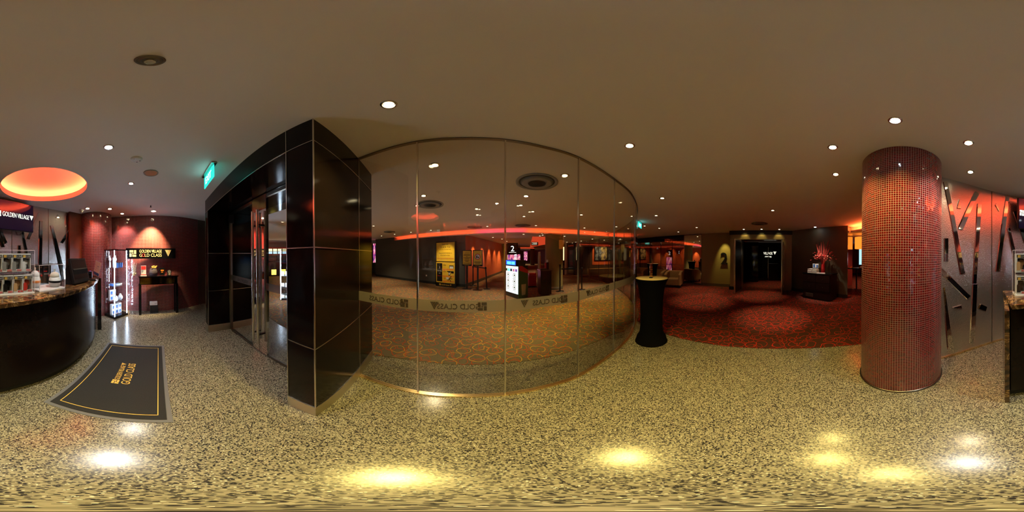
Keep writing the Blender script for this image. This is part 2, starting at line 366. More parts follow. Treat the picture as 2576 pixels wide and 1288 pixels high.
# ------------------------------------------------------------------ room shell
MB().b2(-13, 13, -9, 36, -.1, 0).build('floor', 'terr')['kind'] = 'structure'
def poly_sheet(name, poly, z0, z1, mat): 
    o = MB().prism(poly, z0, z1).build(name, mat); o['kind'] = 'structure'; return o
cl = smooth_path(CARP[1:], 5)
gpath = [p for p in GLASS if p[1] > 2.05]
poly_sheet('floor_carpet_lobby', [(-12.9, -.15), (-3.9, .25)]+cl+[(1.62, 2.3), (1.9, 2.3)]+[(p[0]-.03, p[1]+.02) for p in gpath if p[1] > 2.45]+[(4.3, 14), (6, 14), (6, 35.8), (-12.9, 35.8)], .0, .008, 'car_lobby')
c2 = smooth_path(CARP2, 5)
poly_sheet('floor_carpet_lounge', c2+[(2.2, -1.6), (5.3, -5.2), (12.8, -8.8), (12.8, 13.9), (4.4, 13.9)]+[(p[0]+.03, p[1]-.02) for p in reversed(gpath) if p[0] > 2.5], .0, .008, 'car_lounge')

UX, UZ = (1, 0, 0), (0, 0, 1)
DC = Vector((-.653, -2.37)); DR = .65
def ceiling():
    bm = bmesh.new(); R = [(-13, -9), (13, -9), (13, 36), (-13, 36)]
    vo = [bm.verts.new((x, y, CEIL)) for x, y in R]; n = 72
    vi = [bm.verts.new((DC.x+DR*cos(2*pi*k/n), DC.y+DR*sin(2*pi*k/n), CEIL)) for k in range(n)]
    ed = [bm.edges.new((vo[i], vo[(i+1) % 4])) for i in range(4)]+[bm.edges.new((vi[i], vi[(i+1) % n])) for i in range(n)]
    bmesh.ops.triangle_fill(bm, use_beauty=True, use_dissolve=False, edges=ed)
    me = bpy.data.meshes.new('ceiling'); bm.to_mesh(me); bm.free(); me.materials.append(M['ceil'])
    o = bpy.data.objects.new('ceiling', me); COL.objects.link(o); o['kind'] = 'structure'
    n = 72; z0 = CEIL; zt = CEIL+.1; zz = CEIL+.33; R2 = DR+.20
    a = MB(); vs = []; fs = []
    prof = [(DR, 0), (DR, .10), (DR+.012, .10), (DR+.012, .07), (R2, .07), (R2, .2), (R2-.04, .235), (.001, .25)]
    for r, z in prof:
        for k in range(n): vs.append((DC.x+r*cos(2*pi*k/n), DC.y+r*sin(2*pi*k/n), CEIL+z))
    for i in range(len(prof)-1):
        for k in range(n): k2 = (k+1) % n; fs.append((i*n+k, i*n+k2, (i+1)*n+k2, (i+1)*n+k))
    a.add(vs, fs, None, False); w = a.build('ceiling_dome', M['ceil'], None); w['kind'] = 'structure'
    l = MB(); vs = []; fs = []
    for k in range(n):
        t = 2*pi*k/n
        for j in range(6):
            q = 2*pi*j/6; r = DR+.10+.018*cos(q); vs.append((DC.x+r*cos(t), DC.y+r*sin(t), CEIL+.095+.018*sin(q)))
    for k in range(n):
        for j in range(6): fs.append((k*6+j, ((k+1) % n)*6+j, ((k+1) % n)*6+(j+1) % 6, k*6+(j+1) % 6))
    l.add(vs, fs, None, True); l.build('led_ring', 'e_disc', w)
ceiling()
# lower lobby ceiling with its red cove
COVE = smooth_path([(-12.9, 8.7), (-8.5, 8.2), (-6.6, 7.80), (-4.85, 7.42), (-2.53, 7.15), (.2, 6.83), (2.25, 6.76), (4.1, 6.80), (5.0, 6.72), (6.0, 6.3)], 6)  # last points run past the glass, shaped after the cove's reflection there
cb = offset(COVE, .26)
poly_sheet('ceiling_lower', cb+[(6.3, 7.5), (6.0, 35.5), (-12.9, 35.5)], 2.42, CEIL-.004, 'ceil')
lip = MB().ribbon(COVE, 2.40, 2.452, .02, 1); lip.ribbon(offset(COVE, .01), 2.40, 2.42, .26, 1)
lo = lip.build('ceiling_cove', 'ceil'); lo['kind'] = 'structure'
vis = [p for p in COVE if p[0] > -6.9]
MB().ribbon(offset(vis, .06), 2.422, 2.447, .03, 1).build('led_strip', 'e_red', lo)
M['e_violet'] = emis('led_violet', (.16, .05, 1), .6); vv = [p for p in COVE if -1.9 < p[0] < .6]
MB().ribbon(offset(vv, .12), 2.422, 2.452, .03, 1).build('led_strip', 'e_violet', lo, loc=(0, 0, 0))

def wall(name, path, z0=0, z1=CEIL, th=.1, side=1, mat='greywall', uv=False, bb=None):
    w = struct(name) if bb else None
    o = MB().ribbon(path, z0, z1, th, side, uv).build(name if not bb else 'wall_face', mat, w)
    if bb: MB().ribbon(offset(path, -.012*side if side > 0 else .012), 0, bb[0], .03, side).build('baseboard', bb[1], w); o = w
    o['kind'] = 'structure' if o is w or not w else None
    if w is None: o['kind'] = 'structure'
    return o
# walls of the near hall
mw = struct('wall_metal'); MB().ribbon(METAL, 0, CEIL, .08, 1).build('hammered_panel', 'texmetal', mw)
wall('wall_mosaic', MOSW, 0, CEIL, .1, -1, 'mosa', True)
wall('wall_side_panel', [(-4.64, -1.80), (-4.9, -1.62), (-5.9, -1.25)], 0, CEIL, .1, -1, 'brownwall')
MB().box(-4.63, -1.79, CEIL/2, .012, .012, CEIL-.01, radians(-40)).build('trim_1', 'dsteel')['kind'] = 'structure'
wall('wall_passage', [(-3.64, .06), (-5.2, .1), (-12.9, -.25)], 0, CEIL, .1, -1, 'greywall')
wall('wall_closing', [(-5.9, -1.25), (-12.9, -1.2)], 0, CEIL, .1, -1, 'brownwall')
# metal wall strips
def strip_on(path, quad, name, parent, mat='strip', th=.014, frame=True):
    P = [on_path(x, y, path) for x, y in quad]
    if any(p is None for p in P): return
    mb = MB(); N = 6; 
    (s0, z0), (s1, z1), (s2, z2), (s3, z3) = [(p[0], max(.03, min(CEIL-.02, p[1]))) for p in P]
    def pt(s, z, d):
        q, t = path_at(path, s); return (q.x+t.y*d, q.y-t.x*d, z)
    vs = []; 
    for i in range(N+1):
        f = i/N
        a = (s0+(s3-s0)*f, z0+(z3-z0)*f); b = (s1+(s2-s1)*f, z1+(z2-z1)*f)
        ins = .12
        c = (a[0]+(b[0]-a[0])*ins, a[1]+(b[1]-a[1])*ins); d = (b[0]+(a[0]-b[0])*ins, b[1]+(a[1]-b[1])*ins)
        vs += [pt(*a, .0), pt(*c, th), pt(*d, th), pt(*b, .0)]
    fs = []
    for i in range(N):
        for k in range(3): j = 4*i+k; fs.append((j, j+1, j+5, j+4))
    fs += [(3, 2, 1, 0), (4*N, 4*N+1, 4*N+2, 4*N+3)]
    mb.add(vs, fs); return mb.build(name, mat, parent)
def R1(q): return [(2340+.3882*u, 420+.3882*v) for u, v in q]
def R0(q): return [(u*.3107, 380+v*.3107) for u, v in q]
strips = [R1(q) for q in ([(80, 100), (108, 90), (226, 688), (192, 698)], [(290, 155), (318, 180), (210, 412), (177, 398)], [(302, 238), (335, 245), (300, 755), (272, 755)],
   [(272, 760), (306, 760), (290, 1150), (252, 1145)], [(488, 190), (517, 195), (450, 680), (420, 678)], [(495, 398), (518, 395), (590, 690), (558, 690)], [(88, 463), (118, 463), (117, 613), (87, 613)],
   [(70, 645), (70, 695), (235, 858), (262, 832)], [(82, 780), (94, 780), (162, 1205), (112, 1200)], [(142, 912), (205, 893), (210, 914), (146, 914)], [(322, 885), (372, 908), (365, 935), (306, 915)], [(535, 292), (556, 285), (640, 520), (615, 520)])]
strips += [R0(q) for q in ([(318, 565), (348, 568), (338, 1060), (300, 1060)], [(403, 603), (432, 605), (545, 1060), (500, 1060)], [(592, 592), (612, 603), (510, 748), (482, 740)], [(165, 645), (190, 650), (235, 860), (205, 860)],
   [(-10, 640), (12, 635), (60, 740), (33, 755)], [(308, 498), (327, 505), (240, 718), (215, 710)], [(525, 525), (540, 525), (535, 612), (525, 612)], [(140, 765), (168, 765), (168, 900), (140, 900)])]
for q in strips:
    q = [(x if x >= 0 else x+2576, y) for x, y in q]; strip_on(METAL, q, 'mirror_strip', mw)
for tri in (R1([(185, 210), (186, 210), (200, 270), (170, 267)]), R1([(418, 248), (432, 235), (446, 290), (445, 290)]), R0([(464, 510), (466, 510), (482, 543), (445, 540)])):
    strip_on(METAL, tri, 'mirror_strip', mw)
for px in (2495, 2427, 30, 122):
    p = on_path(px, 700, METAL); q, t = path_at(METAL, p[0])
    if px != 2427: MB().box(q.x+t.y*.003, q.y-t.x*.003, CEIL/2, .008, .008, CEIL-.02, atan2(t.y, t.x)).build('joint_strip', 'dsteel', mw)
MB().ribbon(offset(METAL, -.012), 0, .03, .02, 1).build('base_strip', 'goldmetal', mw)

# mosaic columns
def round_column(name, label, c, r, z1, mat, seg=96, base=None, cat='column'):
    pts = [(c[0]+r*cos(2*pi*k/seg), c[1]+r*sin(2*pi*k/seg)) for k in range(seg+1)]
    mb = MB(); mb.uv = {}
    for k in range(seg):
        a, b = pts[k], pts[k+1]; u0, u1 = 2*pi*r*k/seg, 2*pi*r*(k+1)/seg
        mb.uv[len(mb.f)] = [(u0, 0), (u1, 0), (u1, z1), (u0, z1)]
        mb.add([(a[0], a[1], 0), (b[0], b[1], 0), (b[0], b[1], z1), (a[0], a[1], z1)], [(0, 1, 2, 3)], None, True)
    t = thing(name, label, cat, (c[0], c[1], 0))
    mb.v = [(x-c[0], y-c[1], z) for x, y, z in mb.v]
    mb.build('column_shaft', mat, t)
    if base: MB().lathe([(r+.012, 0), (r+.012, base[0]), (r+.002, base[0]+.004)], (0, 0, 0), 64).build('base_ring', base[1], t)
    return t
round_column('mosaic_column', 'thick round column of small dark red mosaic tiles standing alone on the terrazzo', (1.235, -1.322), .439, CEIL, 'mosa', base=(.02, 'dsteel'))
round_column('mosaic_column', 'round red mosaic column rising behind the end of the marble counter', (-2.41, -3.62), .43, CEIL, 'mosa')
# brown timber panel beside far column
MB().ribbon([(-1.60, -3.575), (-1.98, -3.66)], 0, CEIL, .05, -1).build('wall_timber_panel', 'wood2')['kind'] = 'structure'
MB().box(-1.985, -3.63, CEIL/2, .02, .03, CEIL-.01).build('trim_2', 'goldmetal')['kind'] = 'structure'

# ------------------------------------------------------------------ portal
A = (-.9335, .3475)
po = struct('wall_portal', (A[0], A[1], 0), atan2(.5343, .8453))
PW, P1, P2, PE, PD, PH = 0, -.24, -2.27, -2.445, 1.18, 2.35
for n_, x0, x1 in (('pier', P1, PW), ('pier', PE, P2)):
    MB().b2(x0, x1, 0, PD, .15, PH-.004).build(n_, 'clad', po)
    MB().b2(x0-.004, x1+.004, -.004, PD+.004, 0, .148).build('plinth', 'bronze', po)
MB().b2(PE, PW, 0, PD, PH, CEIL-.002).build('fascia', 'clad', po)
mb = MB(); e = .004; w = .007
for z in (.152, .85, 1.55):
    for x0, x1 in ((P1, PW), (PE, P2)): mb.b2(x0, x1, -e, 0, z-w/2, z+w/2)
    mb.b2(PW, PW+e, 0, PD, z-w/2, z+w/2); mb.b2(P2, P2+e, 0, PD, z-w/2, z+w/2); mb.b2(P1-e, P1, 0, PD, z-w/2, z+w/2)
mb.b2(PE, PW, -e, 0, PH-w/2, PH+w/2); mb.b2(PW, PW+e, 0, PD, PH-w/2, PH+w/2)
for x in (PW, P1, P2, PE): mb.b2(x-w/2, x+w/2, -e, .004, .15, CEIL-.004 if x in (P1, PW) else PH)
mb.b2(PW-.001, PW+e, .735, .745, .15, CEIL-.004); mb.b2(P2, P2+e, .42, .432, .15, PH); mb.b2(PE-e, PE, 0, .01, .15, CEIL-.004)
mb.build('metal_trim', 'steel', po)

# entrance doors
d1 = struct('door_1', (A[0], A[1], 0), atan2(.5343, .8453))
YD = .45; XC = (P1+P2)/2
for sgn, xa, xb in ((1, XC+.005, P1-.01), (-1, P2+.012, XC-.005)):
    x0, x1 = min(xa, xb), max(xa, xb); dl = bpy.data.objects.new('door_leaf', None); COL.objects.link(dl); dl.parent = d1
    gx0, gx1 = (x0+.17, x1-.03) if sgn > 0 else (x0+.03, x1-.17)
    MB().b2(gx0, gx1, YD-.005, YD+.005, .04, PH-.05).build('glass_pane', 'gclear', dl)
    sx0, sx1 = (x0, x0+.165) if sgn > 0 else (x1-.165, x1)
    MB().b2(sx0, sx1, YD-.02, YD+.02, .03, PH-.012).build('steel_stile', 'mirror', dl)
    f = MB(); hx0, hx1 = (x1-.03, x1) if sgn > 0 else (x0, x0+.03)
    f.b2(hx0, hx1, YD-.02, YD+.02, .01, PH-.012); f.b2(gx0, gx1, YD-.01, YD+.01, .012, .05); f.b2(gx0, gx1, YD-.015, YD+.015, PH-.06, PH-.012); f.build('leaf_frame', 'dsteel', dl)
    hx = (sx0+sx1)/2-.03*sgn
    h = MB().tube([(hx, YD-.085, .22), (hx, YD-.085, 2.12)], .019, 12); h.build('door_handle', 'steel', dl)
    MB().b2(hx-.012, hx+.012, YD-.085, YD-.02, .36, .385).b2(hx-.012, hx+.012, YD-.085, YD-.02, 1.9, 1.925).build('handle_bracket', 'black', dl)
    fb = MB().b2(gx0, gx1, YD+.006, YD+.008, 1.04, 1.14).build('frosted_band', 'frost', dl)
    text('lettering', 'GOLD CLASS', 'cutout', dl, ((gx0+gx1)/2+.05, YD-.008, 1.065), (-1, 0, 0), (0, 0, 1), height=.05, width=.36)
MB().b2(P2+.05, P2+.30, YD-.03, YD+.03, .001, .006).build('floor_spring_plate', 'steel', d1)
MB().b2(P2+.02, P1, YD-.006, YD+.006, .0, .003).build('threshold_line', 'mblack', d1)
MB().b2(P2+.03, P2+.05, YD-.05, YD+.05, PH-.22, PH-.02).build('door_closer', 'black', d1)

# ------------------------------------------------------------------ curved glass wall
win = struct('window_1')
joints = [on_path(px, 640, GLASS)[0] for px in (1050, 1271, 1456, 1546)]
L = path_len(GLASS); s = joints[-1]; js = [0]+joints
while s+1.05 < L: s += 1.05; js.append(s)
js.append(L-.01)
def sub(path, a, b, n=10): 
    return [tuple(path_at(path, a+(b-a)*k/n)[0]) for k in range(n+1)]
for a, b in zip(js, js[1:]):
    MB().ribbon(sub(GLASS, a+.004, b-.004), .02, CEIL-.012, .012, 1).build('glass_pane', 'glassw', win)
    q, t = path_at(GLASS, b); MB().box(q.x-t.y*.006, q.y+t.x*.006, CEIL/2, .012, .02, CEIL-.03, atan2(t.y, t.x)).build('joint_strip', 'steel' if b < 6 else 'dsteel', win)
MB().ribbon(offset(GLASS, -.018), 0, .018, .045, 1).build('floor_channel', 'goldmetal', win)
MB().ribbon(offset(GLASS, -.008), CEIL-.014, CEIL-.001, .03, 1).build('head_channel', 'dsteel', win)
bs_ = on_path(935, 700, GLASS); S0 = .12; S1 = on_path(1594, 700, GLASS)
S1 = S1[0] if S1 else joints[-1]+.8
MB().ribbon([tuple(p) for p in offset(sub(GLASS, S0, S1+.2, 60), -.002)], 1.035, 1.135, .001, -1).build('frosted_band', 'frost', win)
# mirrored lettering read from the lobby side
for k, (pl, pt) in enumerate((((1005), (955)), ((1215), (1154)), ((1418), (1374)), ((1524), (1496)))):
    for px, kind in ((pl, 'sq'),):
        pass
def bend_to_glass(o, pxc):
    p = on_path(pxc, 760, GLASS)
    for v in o.data.vertices:
        q, t = path_at(GLASS, p[0]-v.co.x); d = .004+v.co.y*-1
        v.co = (q.x+t.y*d, q.y-t.x*d, v.co.z)
def glass_text(pxc, w):
    o = text('lettering', 'GOLD CLASS', 'cutout', win, (0, 0, 1.062), UX, UZ, height=.046, width=w, ext=.0006); bend_to_glass(o, pxc); return
def glass_text_flat(pxc, w):
    p = on_path(pxc, 760, GLASS); q, t = path_at(GLASS, p[0]); d = -.004
    pos = Vector((q.x+t.y*.004, q.y-t.x*.004, 1.062))
    text('lettering', 'GOLD CLASS', 'cutout', win, pos, (-t.x, -t.y, 0), (0, 0, 1), height=.046, width=w, ext=.0006)
def glass_logo(px, kind):
    p = on_path(px, 760, GLASS); q, t = path_at(GLASS, p[0]); mb = MB()
    B = basis((q.x+t.y*.004+t.x*.035, q.y-t.x*.004+t.y*.035, 1.05), (-t.x, -t.y, 0), (0, 0, 1))
    if kind == 'sq': gv_square(mb, B, .07)
    else: gv_tri(mb, B, .07)
    mb.build('logo_mark', 'cutout', win)
for c, w_, sq, tr in ((970, .36, 1017, None), (1154, .34, 1213, 1092), (1385, .34, 1419, 1319), (1505, .40, 1528, 1479)):
    glass_text(c, w_); glass_logo(sq, 'sq')
    if tr: glass_logo(tr, 'tri')

def facing(p, yaw=0):
    d = Vector((p[0], p[1])).normalized(); return atan2(-d.x, d.y)+yaw
UX, UZ = (1, 0, 0), (0, 0, 1)
# ------------------------------------------------------------------ reception counter
CFP = smooth_path([(.105, -1.285), (0, -1.315), (-.21, -1.40), (-.47, -1.50), (-.81, -1.67), (-1.13, -1.91), (-1.42, -2.19), (-1.69, -2.55), (-1.84, -2.85)], 6)
ct = thing('reception_counter', 'long curved dark wood reception counter under a veined brown marble top', 'counter')
MB().ribbon(offset(CFP, .06), 0, .12, .4, 1).build('plinth', 'mblack', ct)
fm = MB().ribbon(CFP, .12, 1.085, .46, 1)
fm.build('counter_body', pbr('counter_wood', (.008, .004, .003), .22, noise=.5, nscale=25, spec=.15), ct)
MB().ribbon(offset(CFP, -.06), 1.088, 1.13, .55, 1).build('marble_worktop', 'marble', ct, bevel=.006)
e0 = Vector((.125, -1.20)); ed = Vector((.09, -.60)).normalized(); 
MB().box(e0.x+ed.x*.3, e0.y+ed.y*.3, .543, .60, .036, 1.086, atan2(ed.y, ed.x)).build('marble_end_panel', 'marble', ct)
MB().box(-1.87, -2.72, .543, .07, .36, 1.086, radians(-28)).build('dark_end_panel', 'gblack', ct)
TOPZ = 1.131
def top(px, py): return F(px, py, TOPZ)

# television
L_, R_ = D(2561, 540, 2.72), D(84, 540, 3.20); cx = (L_+R_)/2; u = (R_-L_); tw = Vector((u.x, u.y)).length
tv = thing('wall_television', 'flat black television hung on the textured metal wall above the counter', 'television', (cx.x, cx.y, 2.26), atan2(u.y, u.x))
MB().box(0, .02, 0, tw, .05, .56).build('tv_body', 'black', tv, bevel=.006)
MB().box(0, -.007, 0, tw-.03, .006, .53).build('tv_screen', 'e_tv', tv)
text('lettering', 'GOLDEN VILLAGE', 'e_tvw', tv, (.02, -.012, -.035), UX, UZ, height=.085, width=.58)
mb = MB(); gv_square(mb, basis((-.40, -.011, -.045), UX, UZ), .1); gv_tri(mb, basis((.325, -.011, -.045), UX, UZ), .1); mb.build('logo_mark', 'e_tvw', tv)
MB().tube([(0, .045, -.1), (0, .30, -.1)], .025).box(0, .05, -.1, .3, .02, .2).build('wall_bracket', 'dsteel', tv)
MB().tube([(.2, .05, -.27), (.16, .06, -.33), (.08, .06, -.34), (.05, .06, -.28)], .006).build('cable', 'mblack', tv)

# acrylic display cases with collectible boxes
def acrylic_case(name, label, P1_, P2_, d, h, base=.012):
    u = P2_-P1_; w = Vector((u.x, u.y)).length; c = (P1_+P2_)/2
    t = thing(name, label, 'display case', (c.x, c.y, TOPZ), atan2(u.y, u.x))
    MB().box(0, d/2, base/2, w, d, base).build('white_base', 'white', t)
    g = MB(); k = .004
    g.box(0, k/2, base+h/2, w, k, h).box(0, d-k/2, base+h/2, w, k, h).box(-w/2+k/2, d/2, base+h/2, k, d-2*k, h).box(w/2-k/2, d/2, base+h/2, k, d-2*k, h).box(0, d/2, base+h+k/2, w, d, k)
    g.build('acrylic_cover', 'acrylic', t)
    return t, w
edge_m = pbr('acrylic_edge', (.8, .72, .72), .1)
def case_edges(t, w, d, h, base):
    e = MB(); r = .0014
    for x in (-w/2, w/2):
        e.box(x, 0, base+h/2, r*2, r*2, h).box(x, d, base+h/2, r*2, r*2, h).box(x, d/2, base+h, r*2, d, r*2)
    e.box(0, 0, base+h, w, r*2, r*2).box(0, d, base+h, w, r*2, r*2); e.build('glued_edge', edge_m, t)
p1, p2 = top(2554, 745), top(87, 737)
c1, w1 = acrylic_case('display_case', 'tall clear acrylic case packed with two rows of toy boxes on the marble counter', p1, p2, .17, .425)
case_edges(c1, w1, .17, .425, .012)
MB().box(0, .085, .222, w1-.01, .15, .004).build('middle_shelf', 'acrylic', c1)
def toy_box(parent_t, x, z, num, nm, fig, label, w=.125, h=.18, d=.12, y=.016):
    rz = parent_t.rotation_euler.z; o = parent_t.location
    X, Y = x, y
    loc = (o.x+X*cos(rz)-Y*sin(rz), o.y+X*sin(rz)+Y*cos(rz), z)
    t = thing('toy_box', label, 'toy box', loc, rz, 'boxed collectible toys in the tall acrylic case')
    mb = MB(); b = .008
    mb.b2(-w/2, -w/2+b, 0, d, 0, h).b2(w/2-b, w/2, 0, d, 0, h).b2(-w/2+b, w/2-b, 0, d, 0, b).b2(-w/2+b, w/2-b, 0, d, h-b, h).b2(-w/2+b, w/2-b, d-.003, d, b, h-b)
    mb.b2(-w/2+b, w/2-b, 0, .003, b, .028).b2(-w/2+b, w/2-b, 0, .003, h-.045, h-b).build('carton', 'white', t)
    MB().b2(-w/2+b, w/2-b, d-.006, d-.0035, b, h-b).build('dark_lining', 'mblack', t); MB().b2(-w/2+.002, w/2-.002, -.0015, -.0002, h-.04, h-.012).build('header_strip', 'mblack', t)
    MB().b2(-w/2+.01, -w/2+.038, -.003, -.0016, h-.038, h-.016).build('gold_badge', 'gold', t)
    MB().b2(-w/2+.045, w/2-.004, -.002, -.0003, .006, .024).build('name_strip', 'redprint', t)
    text('lettering', 'STAR WARS', 'white', t, (.012, -.0025, h-.031), UX, UZ, height=.01, width=.042, ext=.0004)
    text('lettering', num, 'white', t, (w/2-.014, -.0025, h-.032), UX, UZ, height=.013, ext=.0004)
    text('lettering', nm, 'white', t, (.02, -.003, .010), UX, UZ, height=.009, ext=.0004, maxw=.07)
    # plain toy figure behind the window, plain rounded cut-out beside it
    f = MB().ball((.008, d*.5, h*.5), .034, 16).lathe([(.014, .028), (.02, .05), (.012, .07)], (.008, d*.5, 0), 12); f.build('toy_figure', fig, t)
    MB().b2(-w/2+.0, -w/2+.036, -.003, -.0005, .02, .085).lathe([(.001, -.002), (.02, -.002), (.02, 0)], (0, 0, 0), 20, Matrix.Translation((-w/2+.018, -.0015, .085)) @ Matrix.Rotation(pi/2, 4, 'X') @ Matrix.Scale(.9, 4)).build('printed_card', fig, t)
    return t
figs = dict(g='grey', t='cream', b='black', s='silverwood', r='red', w='white')
pit = (w1-.03)/4
lows = [('59', 'FIRST OFFICER', 'b', 'toy box with black figure at the end of the bottom row beside the case wall'), ('60', 'KYLO REN', 'b', 'second box of the bottom row with a dark figure and number 60'), ('58', 'REY', 's', 'third box of the bottom row with a tan figure and number 58'), ('62', 'POE DAMERON', 'r', 'bottom row box with a red figure at the end beside the white cups')]
ups = [('62', 'POE DAMERON', 's', 'top row box with tan figure and red side at the metal wall end'), ('65', 'CAPTAIN PHASMA', 'g', 'second box of the top row with a grey figure'), ('66', 'STORMTROOPER', 'g', 'third box of the top row with grey figure and a red name strip'), ('67', 'FLAMETROOPER', 'w', 'top row box with a pale figure closest to the dark leaflet cards')]
for k, (n_, nm, f_, lb) in enumerate(lows): toy_box(c1, -w1/2+.015+pit*(k+.5), TOPZ+.0125, n_, nm, figs[f_], lb, w=pit-.006)
for k, (n_, nm, f_, lb) in enumerate(ups): toy_box(c1, -w1/2+.013+(pit-.004)*(k+.5), TOPZ+.2245, n_, nm, figs[f_], lb, w=pit-.008)

q1, q2 = top(103, 734), top(163, 724)
uu = (q2-q1).normalized(); 
c2_, w2 = acrylic_case('display_case', 'lower clear acrylic case with white base holding two white souvenir cups', q1-uu*.02, q2+uu*.0, .30, .27)
case_edges(c2_, w2, .30, .27, .012)
def in_case(c, x, y):
    rz = c.rotation_euler.z; return (c.location.x+x*cos(rz)-y*sin(rz), c.location.y+x*sin(rz)+y*cos(rz), TOPZ+.0125)
def cup(x, y, r, h, label, band):
    t = thing('souvenir_cup', label, 'cup', in_case(c2_, x, y), c2_.rotation_euler.z, 'white souvenir cups')
    MB().lathe([(r*.6, 0), (r*.8, .006), (r*.96, h*.16), (r, h*.34), (r*.96, h*.50), (r*.84, h*.62), (r*.74, h*.68)], (0, 0, 0), 32).build('cup_body', 'white', t)
    MB().lathe([(r*.80, h*.68), (r*.82, h*.70), (r*.78, h*.82), (r*.6, h*.93), (r*.3, h*.99), (.004, h*1.0)], (0, 0, 0), 32).build('dome_lid', 'cream' if band == 'black' else 'white', t)
    MB().cyl((0, 0), .009, h*.98, h*1.18, 12).build('straw_spout', 'cream', t)
    MB().lathe([(r*.985, h*.3), (r*1.012, h*.31), (r*1.012, h*.43), (r*.985, h*.44)], (0, 0, 0), 32).build('colour_band', 'orangePl' if band == 'orange' else 'black', t)
cup(-w2/2+.072, .19, .064, .20, 'white rounded souvenir cup with an orange band and straw spout inside the lower acrylic case', 'orange')
cup(w2/2-.082, .09, .072, .18, 'white domed souvenir cup with a black band and straw spout inside the lower acrylic case', 'black')
for k, px in enumerate((78, 95, 115)):
    p = top(px+6, 714); rz = facing(p, .25)
    t = thing('leaflet_card', ('black leaflet card with a red strip standing behind the toy boxes', 'black leaflet card between two others behind the orange banded cup', 'black leaflet card with a red tab standing behind the domed cup')[k], 'leaflet', (p.x, p.y-.05, TOPZ), rz)
    MB().b2(-.055, .055, 0, .02, 0, .26).build('card_panel', 'black', t)
    MB().b2(-.05, .0, -.001, -.0002, .165, .178).build('red_tab', 'red', t)
    text('lettering', 'STAR WARS', 'goldmetal', t, (0, -.001, .215), UX, UZ, height=.02, width=.07, ext=.0004)
    MB().b2(-.045, .03, -.001, -.0002, .14, .144).b2(-.045, .04, -.001, -.0002, .125, .129).build('text_lines', 'cream', t)
    MB().lathe([(.014, 0), (.014, .001)], (0, 0, 0), 16, Matrix.Translation((.03, 0, .11)) @ Matrix.Rotation(pi/2, 4, 'X')).build('round_sticker', 'red', t)

# touch-screen till
p = top(197, 716); ud = Vector((-.88, -.47)); mt = thing('touch_screen_till', 'black touch screen till tilted back on the marble counter', 'till', (-.93+ud.x*.19, -1.84+ud.y*.19, TOPZ+.001), atan2(ud.y, ud.x))
TL = Matrix.Translation((0, .02, .0)) @ Matrix.Rotation(radians(-14), 4, 'X')
MB().box(0, .02, .19, .38, .04, .34, M4=TL).build('monitor_shell', 'black', mt, bevel=.006)
MB().box(0, -.002, .205, .335, .003, .26, M4=TL).build('screen', pbr('satin_screen', (.006, .003, .003), .4, spec=.2), mt)
MB().box(0, -.003, .347, .014, .002, .014, M4=TL).build('badge', 'steel', mt)
MB().prism([(.05, .0), (.19, .0), (.19, .2), (.15, .26), (.05, .2)], -.17, .17, Matrix(((0, 0, 1, 0), (1, 0, 0, 0), (0, 1, 0, 0), (0, 0, 0, 1)))).build('rear_housing', 'black', mt)
p = top(226, 701); t = thing('card_terminal', 'small black card reader standing beside the till', 'card reader', (p.x, p.y, TOPZ), facing(p, -.3))
MB().box(0, .01, .065, .075, .03, .12).build('reader_body', 'black', t, bevel=.006); MB().box(0, -.006, .08, .05, .002, .04).build('reader_screen', 'gblack', t)
MB().box(0, .02, .125, .02, .02, .012).build('reader_button', 'e_purple', t)
p = top(226, 706); t = thing('pen_tray', 'flat black tray lying between till and leaflet stand', 'tray', (p.x-.06, p.y-.03, TOPZ+.001), facing(p, -.2))
MB().box(0, 0, .009, .13, .07, .018).build('tray_body', 'black', t, bevel=.004)
p = top(242, 694); t = thing('leaflet_stand', 'slanted clear stand with a white and blue leaflet at the counter end', 'leaflet stand', (p.x+.03, p.y+.02, TOPZ+.003), facing(p, -.9))
TL2 = Matrix.Rotation(radians(16), 4, 'Y')
MB().box(0, 0, .005, .2, .12, .008).build('stand_foot', 'acrylic', t)
MB().box(.01, .0, .155, .16, .005, .27, M4=TL2).build('leaflet', 'white', t)
MB().box(.01, -.004, .05, .16, .002, .05, M4=TL2).build('blue_print_band', 'blueP', t)
MB().box(-.03, -.004, .12, .012, .002, .008, M4=TL2).box(.0, -.004, .16, .012, .002, .008, M4=TL2).box(.03, -.004, .2, .06, .002, .006, M4=TL2).build('printed_marks', 'blueP', t)

# ------------------------------------------------------------------ floor mat
ma = [F(*q) for q in ((103, 1011), (272, 863), (411, 869), (432, 1062))]
m0 = ma[3]; ux = (ma[2]-ma[3]); uy = (ma[0]-ma[3]); mc = (ma[0]+ma[1]+ma[2]+ma[3])/4; Lx, Ly = 1.535, .865
fmr = atan2(ux.y, ux.x)+pi  # local +x points from the far end to the near end, lettering reads along -x... 
mt = thing('floor_mat', 'rectangular black entrance mat with gold lettering and a grey rubber edge', 'mat', (mc.x, mc.y, 0), atan2(ux.y, ux.x))
MB().b2(-Lx/2, Lx/2, -Ly/2, Ly/2, .0, .006).build('rubber_edge', 'rubber', mt)
MB().b2(-Lx/2+.035, Lx/2-.035, -Ly/2+.035, Ly/2-.035, .0061, .012).build('pile', 'mat', mt)
bz = .0125; b = MB(); ix, iy, w = Lx/2-.09, Ly/2-.085, .006
b.b2(-ix, ix, -iy, -iy+w, .012, bz).b2(-ix, ix, iy-w, iy, .012, bz).b2(-ix, -ix+w, -iy, iy, .012, bz).b2(ix-w, ix, -iy, iy, .012, bz); b.build('gold_border', 'gold', mt)
a_ = Vector(F(283, 985)); b_ = Vector(F(336, 908)); 
iv = mt.matrix_basis.inverted() if False else (Matrix.Translation(mt.location) @ Matrix.Rotation(mt.rotation_euler.z, 4, 'Z')).inverted()
